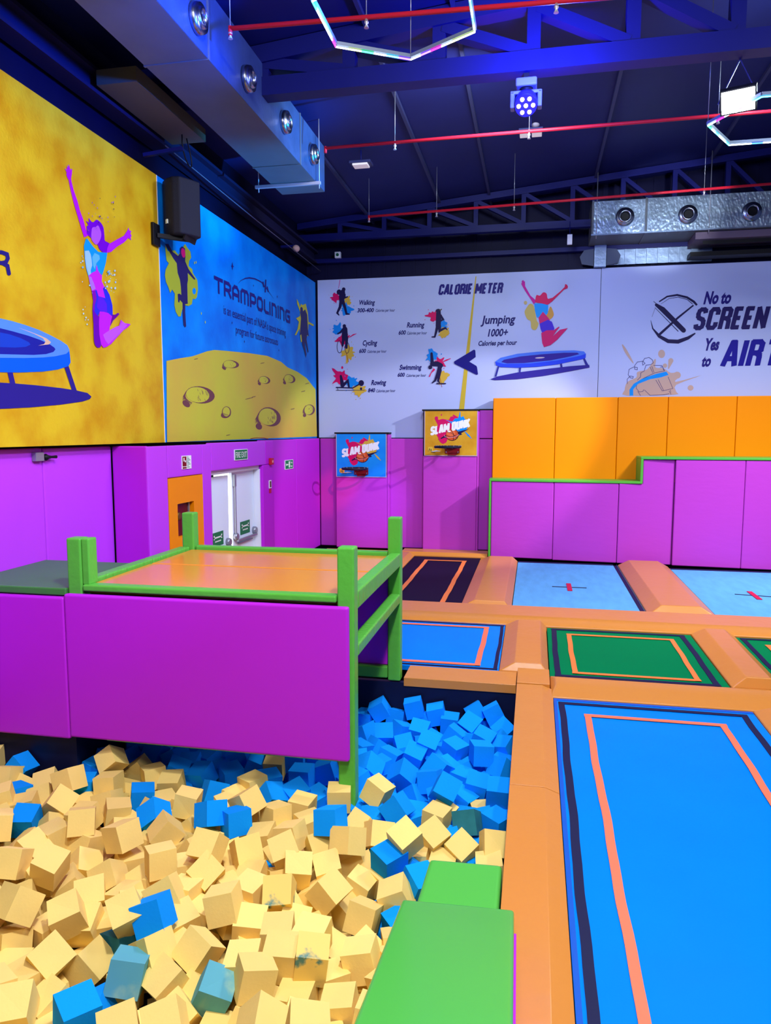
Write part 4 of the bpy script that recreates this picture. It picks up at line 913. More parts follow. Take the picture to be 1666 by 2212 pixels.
for c in word:
    for st in GL[c][1]:
        pts = [a0 + ux * (cx_ + q[0]) + Vector((0, 0, hgt * (q[1] * .86 + .07))) for q in st]
        wd = .24 * hgt
        for i in range(len(pts) - 1):
            p.lay += .03; off = Vector((1, 0, 0)) * p.lay * p.step
            d = (pts[i + 1] - pts[i]); d.x = 0; d.normalize(); nn = Vector((0, -d.z, d.y)) * wd / 2; e_ = d * wd * .42
            p.mb.add([pts[i] - e_ + nn + off, pts[i + 1] + e_ + nn + off, pts[i + 1] + e_ - nn + off, pts[i] - e_ - nn + off], [(0, 1, 2, 3)], m_)
    cx_ += GL[c][0] + gap
p.build('lettering', t)
p.fr(0, 0, 1)
p.text("is an essential part of NASA's space training", (483.5, 677.8), (617.5, 726.5), 20, NV, .0); p.build('lettering', t)
p.text('program for future astronauts', (509.8, 719.8), (600.8, 746), 17.5, NV, .0)
p.build('lettering', t)

# ---- back wall banners
BY = 15.295
WB = mat('white_banner', (176, 188, 232), rough=.4, bump=.05, bscale=4, spec=.12)
t = thing('wall_banner', 'white wall banner headed CALORIE METER with exercise figures', 'banner', (-1.6, BY, 2.4), 'wall banners')
MB().box((-4.545, BY + .004, 2.37), (1.196, 15.35, 5.655)).build('sheet', WB, t)
b = MB().box((-4.56, BY, 2.355), (-4.1, 15.34, 2.368)).box((-3.0, BY, 2.355), (-2.2, 15.34, 2.368)).box((-1.13, BY - .1, 2.935), (-.84, 15.34, 2.955)); b.build('lower_trim', BLACK, t)
N_ = (0, -1, 0)
p = Print('y', BY, N_)
p.poly([(1027.5, 597), (1029.5, 597), (1003, 884), (992, 884)], (196, 170, 52)); p.build('gold_stripe', t)
H = (700, 600, .122); I_ = (850, 640, .114)
p.fr(*H)
p.line([(285, 40), (258, 185)], [10, 8], (200, 24, 140))
p.splat(205, 350, 95, MG, 1, 8).splat(400, 420, 100, YE, 2, 5).splat(400, 570, 120, BL, 3, 6)
p.ell(350, 207, 32, 36, DK).ell(268, 255, 42, 48, DK).line([(330, 255), (320, 330), (312, 410)], [90, 110, 85], DK).line([(365, 295), (372, 355), (418, 338)], [40, 30, 22], DK).line([(305, 400), (285, 520), (235, 625), (265, 660)], [60, 48, 34, 20], DK).line([(330, 400), (370, 520), (400, 640), (450, 645)], [60, 48, 36, 20], DK)
p.build('walking_figure', t)
p.splat(240, 920, 115, BL, 4, 5).splat(330, 1100, 115, MG, 5, 8).splat(430, 1320, 135, YE, 6, 6).line([(430, 1070), (520, 1010), (575, 990)], [6, 22, 8], MG).line([(395, 1330), (435, 1490)], 8, (160, 60, 20))
p.ell(362, 855, 30, 32, DK).line([(370, 910), (370, 1060)], [92, 110], DK).line([(335, 920), (290, 970), (245, 990)], [40, 34, 22], DK).line([(350, 1060), (330, 1200)], [60, 38], DK).line([(400, 1060), (400, 1240)], [60, 40], DK)
for (x, y, rx, ry) in ((278, 1222, 46, 108), (410, 1240, 38, 98)): p.line([(x + rx * math.cos(q), y + ry * math.sin(q)) for q in (i * math.pi / 10 for i in range(21))], 9, DK, caps=False)
p.build('cycling_figure', t)
p.splat(300, 1760, 155, MG, 7, 6).splat(490, 1850, 130, BL, 8, 6).splat(610, 1990, 125, YE, 9, 6).ell(325, 1590, 18, 25, MG)
p.line([(300, 1740), (330, 1900)], [40, 75], DK).line([(330, 1915), (425, 1825), (445, 1935)], [60, 40, 30], DK).line([(220, 1942), (510, 1952), (640, 1880)], [20, 20, 24], DK).ell(662, 1865, 48, 52, DK).line([(220, 1992), (720, 1992)], 9, DK).ell(658, 1965, 20, 24, DK).line([(235, 1950), (255, 1990)], 8, DK)
p.build('rowing_figure', t)
p.fr(*I_)
p.splat(765, 380, 125, MG, 11, 6).splat(925, 545, 115, BL, 12, 6).splat(960, 690, 120, YE, 13, 6)
p.ell(850, 275, 48, 34, DK).line([(855, 280), (858, 420), (850, 570)], [85, 100, 95], DK).line([(885, 350), (945, 440), (895, 470)], [45, 38, 28], DK).line([(838, 560), (810, 680), (785, 770), (730, 772)], [60, 46, 32, 18], DK).line([(875, 560), (880, 655), (990, 600), (1020, 635)], [60, 50, 32, 16], DK).line([(880, 270), (915, 248)], 18, (90, 70, 40))
p.build('running_figure', t)
p.splat(740, 1120, 140, BL, 14, 5).splat(880, 1270, 110, MG, 15, 9).splat(950, 1510, 130, YE, 16, 6).line([(900, 1260), (1010, 1210), (1085, 1180)], [10, 26, 10], MG).line([(770, 1390), (720, 1450), (685, 1520)], [40, 14, 22], MG).line([(870, 1480), (922, 1720)], 9, (150, 60, 20))
p.line([(725, 1085), (740, 1290)], [45, 70], DK).line([(735, 1285), (830, 1280), (905, 1310)], [80, 95, 80], DK).ell(700, 1345, 38, 38, DK).line([(890, 1320), (850, 1450), (790, 1600), (735, 1645)], [85, 64, 40, 18], DK).line([(890, 1400), (850, 1600), (880, 1645)], [60, 40, 18], DK).line([(825, 1655), (990, 1655)], 22, DK)
p.build('swimming_figure', t)
p.poly([(1150, 1250), (1160, 1232), (1530, 1010), (1555, 1030), (1562, 1150), (1440, 1240), (1575, 1320), (1588, 1350), (1606, 1478), (1580, 1490), (1160, 1280)], (20, 14, 118)); p.build('arrow', t)
G_ = (1060, 590, .14406); p.fr(*G_)
p.smooth([(590, 460), (650, 500), (690, 700), (720, 760), (690, 840), (650, 855), (610, 820), (600, 720), (550, 690), (510, 590), (540, 520)], (196, 176, 96)).smooth([(900, 500), (940, 580), (945, 640), (900, 690), (850, 680), (840, 620), (870, 560)], (204, 152, 70)).ell(525, 445, 25, 28, (196, 176, 120)); p.build('paint_splash', t)
p.poly([(0, 1590), (100, 1550), (400, 1490), (800, 1440), (1200, 1395), (1480, 1375), (1485, 1415), (1200, 1470), (800, 1540), (400, 1590), (60, 1605)], (46, 36, 142))
for q in ([(105, 1400), (132, 1402), (90, 1552), (62, 1552)], [(430, 1410), (460, 1410), (450, 1490), (425, 1490)], [(1040, 1355), (1070, 1350), (1080, 1412), (1050, 1412)], [(1385, 1285), (1412, 1275), (1470, 1382), (1430, 1392)]): p.poly(q, (40, 40, 140))
p.poly([(70, 1330), (150, 1270), (400, 1210), (700, 1180), (1000, 1165), (1250, 1158), (1400, 1175), (1430, 1210), (1425, 1270), (1380, 1290), (1000, 1370), (700, 1405), (400, 1420), (150, 1410), (80, 1380)], (70, 116, 228))
p.poly([(70, 1330), (200, 1362), (600, 1355), (1000, 1310), (1350, 1238), (1430, 1210), (1425, 1270), (1380, 1290), (1000, 1370), (700, 1405), (400, 1420), (150, 1410), (80, 1380)], (36, 66, 222))
p.poly([(160, 1335), (200, 1300), (450, 1250), (800, 1215), (1100, 1195), (1300, 1195), (1330, 1215), (1200, 1250), (900, 1310), (500, 1350), (250, 1355)], (46, 28, 144)); p.ell(740, 1270, 72, 10, (200, 190, 200), -3); p.build('trampoline_picture', t)
p.poly([(455, 150), (470, 160), (468, 120), (490, 105), (505, 130), (515, 120), (520, 200), (600, 340), (690, 420), (650, 470), (600, 390), (520, 270), (480, 200)], (196, 14, 150))
p.poly([(1120, 165), (1145, 175), (1160, 200), (1155, 230), (1100, 250), (1000, 350), (920, 430), (860, 470), (820, 440), (860, 390), (930, 370), (1040, 280), (1110, 210)], (206, 20, 84))
p.smooth([(670, 410), (690, 330), (740, 340), (790, 290), (840, 310), (855, 380), (900, 400), (900, 440), (850, 475), (780, 460), (680, 440)], (214, 18, 92))
p.poly([(655, 455), (760, 455), (865, 480), (860, 600), (830, 640), (780, 600), (720, 670), (690, 660), (665, 560)], (20, 150, 240))
p.poly([(720, 670), (785, 580), (840, 640), (890, 700), (860, 780), (735, 765)], (204, 30, 112)); p.poly([(735, 760), (860, 700), (920, 730), (958, 830), (950, 855), (840, 860), (820, 900), (790, 930), (750, 840)], (66, 40, 200))
p.poly([(760, 900), (840, 860), (950, 855), (1020, 805), (1035, 810), (980, 880), (930, 950), (1040, 850), (1160, 825), (1100, 890), (1000, 1000), (900, 1080), (800, 1110), (775, 1050), (765, 960)], (204, 22, 104))
p.build('jumping_figure', t)
p = Print('y', BY, N_)
T = p.text
p.caps('CALORIE METER', (947, 637.3), (1088, 633.5), 23, NV, .21, .18, .1); p.build('lettering', t)
sh = .18
for a in [('Walking', (774.8, 658.6), (811, 658), 10.4), ('300-400', (772, 674.7), (808.6, 674.2), 8.8), ('Calories per hour', (811.3, 673.6), (854, 672.8), 6.1), ('Cycling', (783, 746.4), (816, 745.8), 11.2), ('600', (775.6, 762.5), (791.5, 762), 8.8), ('Calories per hour', (793.7, 762.3), (835.7, 761.5), 6),
          ('Rowing', (802.2, 831.8), (835.4, 831.2), 11), ('840', (794.9, 847.4), (811.3, 847), 8.5), ('Calories per hour', (812.9, 847.4), (855, 846.6), 6), ('Running', (879, 707.5), (918, 706.9), 11.2), ('600', (860.8, 723), (877.7, 722.5), 9), ('Calories per hour', (879.4, 722.7), (923, 721.9), 6.3),
          ('Swimming', (863, 799), (912, 798.4), 11), ('600', (858.9, 813.9), (875.3, 813.6), 8.5), ('Calories per hour', (877.9, 814.2), (921.3, 813.5), 6.3), ('Jumping', (1039, 700), (1115, 697.6), 18), ('1000+', (1054, 727), (1099, 725.6), 16), ('Calories per hour', (1032.8, 747), (1118, 744.7), 10.5)]:
    T(*a, (28, 22, 104), .03 if a[3] > 7 else .01, sh); p.build('lettering', t)
p.build('lettering', t)
t = thing('wall_banner', 'white wall banner reading No to SCREEN with crossed circle and goggles drawing', 'banner', (3, BY, 2.4), 'wall banners')
MB().box((1.206, BY + .004, 2.37), (5.2, 15.35, 5.66)).build('sheet', WB, t)
J = (1340, 600, .1957); p = Print('y', BY, N_, *J)
p.line([(430, 265), (520, 207), (630, 190), (740, 217), (815, 265), (848, 303)], [14, 18, 22, 24, 26, 22], DK, caps=False).line([(450, 290), (540, 230), (640, 214), (740, 240), (800, 290)], [3, 5, 6, 7, 8], DK, caps=False)
p.line([(385, 340), (352, 430)], 3, DK).line([(338, 470), (360, 560), (430, 645), (530, 700), (640, 705), (750, 665), (830, 612)], [4, 14, 34, 42, 44, 36, 14], DK, caps=False)
p.line([(400, 300), (470, 350), (700, 580)], [34, 58, 54], DK).line([(385, 330), (640, 590)], [5, 9], DK).line([(810, 303), (640, 440), (430, 630)], [16, 22, 28], DK, caps=False).line([(370, 262), (400, 285)], 6, DK)
p.build('crossed_circle', t)
BE = (186, 160, 150); p = Print('y', BY, N_, *J)
p.smooth([(70, 1300), (50, 1240), (80, 1150), (180, 1100), (190, 1040), (300, 1010), (380, 900), (395, 920), (390, 990), (480, 1000), (560, 1050), (640, 1040), (665, 1080), (610, 1150), (900, 1076), (620, 1180), (620, 1260), (600, 1290)], BE)
p.smooth([(20, 735), (50, 760), (110, 860), (150, 950), (90, 880), (40, 800)], BE).ell(458, 840, 38, 46, BE).line([(560, 915), (535, 1000)], [56, 12], BE).ell(495, 970, 24, 24, BE).ell(778, 1215, 32, 30, BE).ell(630, 1075, 40, 38, BE)
p.poly([(103, 1302), (103, 1235), (150, 1170), (250, 1110), (400, 1060), (510, 1035), (535, 1072), (450, 1100), (330, 1120), (200, 1172), (145, 1232), (145, 1300)], (10, 140, 232))
SK = (60, 50, 110)
for st in ([(395, 1130), (465, 1250), (582, 1222), (530, 1095)], [(420, 1125), (480, 1245)], [(330, 985), (360, 1048)], [(350, 978), (372, 1040)], [(370, 968), (460, 968), (492, 1028), (380, 1050), (255, 1112)], [(445, 985), (470, 985), (482, 1022)], [(180, 1190), (178, 1220), (210, 1260), (250, 1255), (262, 1235)], [(270, 1240), (330, 1298), (480, 1292), (540, 1280)], [(540, 1250), (562, 1290), (555, 1240)], [(195, 1255), (225, 1300)],
           [(80, 1170), (78, 1120), (110, 1085), (145, 1090), (140, 1110), (115, 1105), (88, 1070), (100, 1010), (150, 985), (190, 990), (190, 1015), (160, 1010), (160, 970), (190, 930), (250, 920), (275, 945), (250, 965), (245, 935), (270, 890), (320, 880), (355, 905), (362, 930)], [(190, 1130), (225, 1095), (228, 1050), (265, 1030), (285, 965), (340, 958), (370, 935)]):
    p.line(st, 5, SK)
p.build('goggles_drawing', t)
p = Print('y', BY, N_); T = p.text
T('No to', (1519.6, 656.8), (1583, 655.2), 27, NV, .045, .2); p.build('lettering', t); p.caps('SCREEN', (1497, 713.5), (1662, 710.3), 49, (36, 28, 92), .19); p.caps('T', (1664, 710.3), (1696, 709.6), 48, (36, 28, 92)); p.build('lettering', t)
T('Yes', (1519, 757), (1557, 756), 26, NV, .045, .2); p.build('lettering', t); T('to', (1514, 791.8), (1539, 791), 24, NV, .045, .2); p.build('lettering', t); p.caps('AIR', (1557, 792.8), (1652, 791.1), 58, (24, 18, 140), .19); p.caps('T', (1646, 791.2), (1694, 790.3), 58, (24, 18, 140), .19)
p.build('lettering', t)

# ---- slam dunk boards
for (x0, x1, z0, z1, y, base, base2, s2, lab, ox, oy, k) in [(-4.075, -3.02, 1.56, 2.45, 15.0, (20, 150, 240), (10, 132, 232), YE, 'blue slam dunk backboard on the first padded column', 700, 920, .09604), (-2.205, -1.147, 2.015, 2.915, 15.0, (214, 164, 40), (196, 138, 20), (10, 140, 232), 'yellow slam dunk backboard on the second, taller padded column', 900, 870, .10204)]:
    t = thing('slam_dunk_board', lab, 'backboard', ((x0 + x1) / 2, y, z0), 'slam dunk boards')
    MB().box((x0, y, z0), (x1, y + .06, z1)).build('board', mat('board_%d' % base[0], base, rough=.4, rgb2=base2, vscale=3), t)
    b = MB()
    for lo, hi in (((x0 - .012, z0 - .012), (x1 + .012, z0)), ((x0 - .012, z1), (x1 + .012, z1 + .01)), ((x0 - .012, z0), (x0, z1)), ((x1, z0), (x1 + .012, z1))): b.box((lo[0], y - .004, lo[1]), (hi[0], y + .05, hi[1]))
    b.build('edge_trim', mat('board_trim', (190, 170, 200)), t)
    p = Print('y', y - .002, N_)
    X = lambda u: x0 + u * (x1 - x0); Z = lambda v: z1 - v * (z1 - z0)   # u right, v down, 0..1
    p.w = lambda q, p=p: Vector((X(q[0]), y - .002 - p.lay * p.step, Z(q[1])))
    p.smooth([(.25, .34), (.22, .25), (.19, .18), (.20, .13), (.25, .13), (.26, .2), (.33, .18), (.40, .19), (.46, .2), (.50, .13), (.56, .13), (.62, .2), (.6, .35), (.55, .5), (.45, .6), (.42, .7), (.36, .73), (.3, .68), (.26, .6), (.2, .48), (.2, .4)], MG)
    p.ell(.32, .09, .013, .018, MG).line([(.55, .1), (.62, .16)], [.03, .05], MG)
    p.smooth([(.4, .2), (.52, .24), (.58, .17), (.64, .16), (.665, .05), (.68, .02), (.69, .14), (.74, .12), (.76, .17), (.82, .26), (.8, .42), (.65, .46), (.55, .38), (.5, .27)], s2)
    p.line([(.77, .46), (.84, .55), (.9, .62)], [.01, .035, .005], s2)
    p.poly([(.24, .66), (.4, .54), (.6, .48), (.86, .40), (.7, .5), (.72, .53), (.66, .55), (.5, .6), (.3, .63)], DK)
    p.smooth([(.26, .6), (.34, .55), (.3, .64), (.38, .6), (.44, .64), (.4, .7), (.36, .74), (.3, .7)], MG)
    p.caps('SLAM DUNK', (.11, .555), (.87, .365), .2, (236, 240, 248), .25, .04, .07)
    p.lay += 2
    p.ell(.53, .535, .125, .135, (60, 20, 40)).ell(.525, .53, .117, .125, (206, 84, 40)).ell(.505, .50, .085, .08, (226, 110, 66)).ell(.47, .46, .03, .018, (250, 240, 240))
    for st in ([(.43, .47), (.52, .5), (.62, .6)], [(.42, .55), (.5, .58), (.63, .55)], [(.5, .42), (.56, .52), (.55, .65)]): p.line(st, .009, (50, 16, 36))
    p.line([(.38, .54), (.39, .58), (.46, .6), (.58, .585), (.66, .53)], .007, (240, 170, 190))
    p.smooth([(.06, .83), (.08, .81), (.14, .81), (.16, .84), (.15, .91), (.07, .91)], (214, 176, 60)).line([(.08, .9), (.09, .85), (.11, .9)], .012, (50, 40, 30)).line([(.12, .86), (.13, .9)], .014, (30, 80, 60))
    p.line([(.14, .92), (.22, .9), (.3, .905)], [.02, .028, .01], (206, 206, 214)).line([(.13, .925), (.2, .925)], .014, (60, 60, 70))
    p.build('printed_art', t)
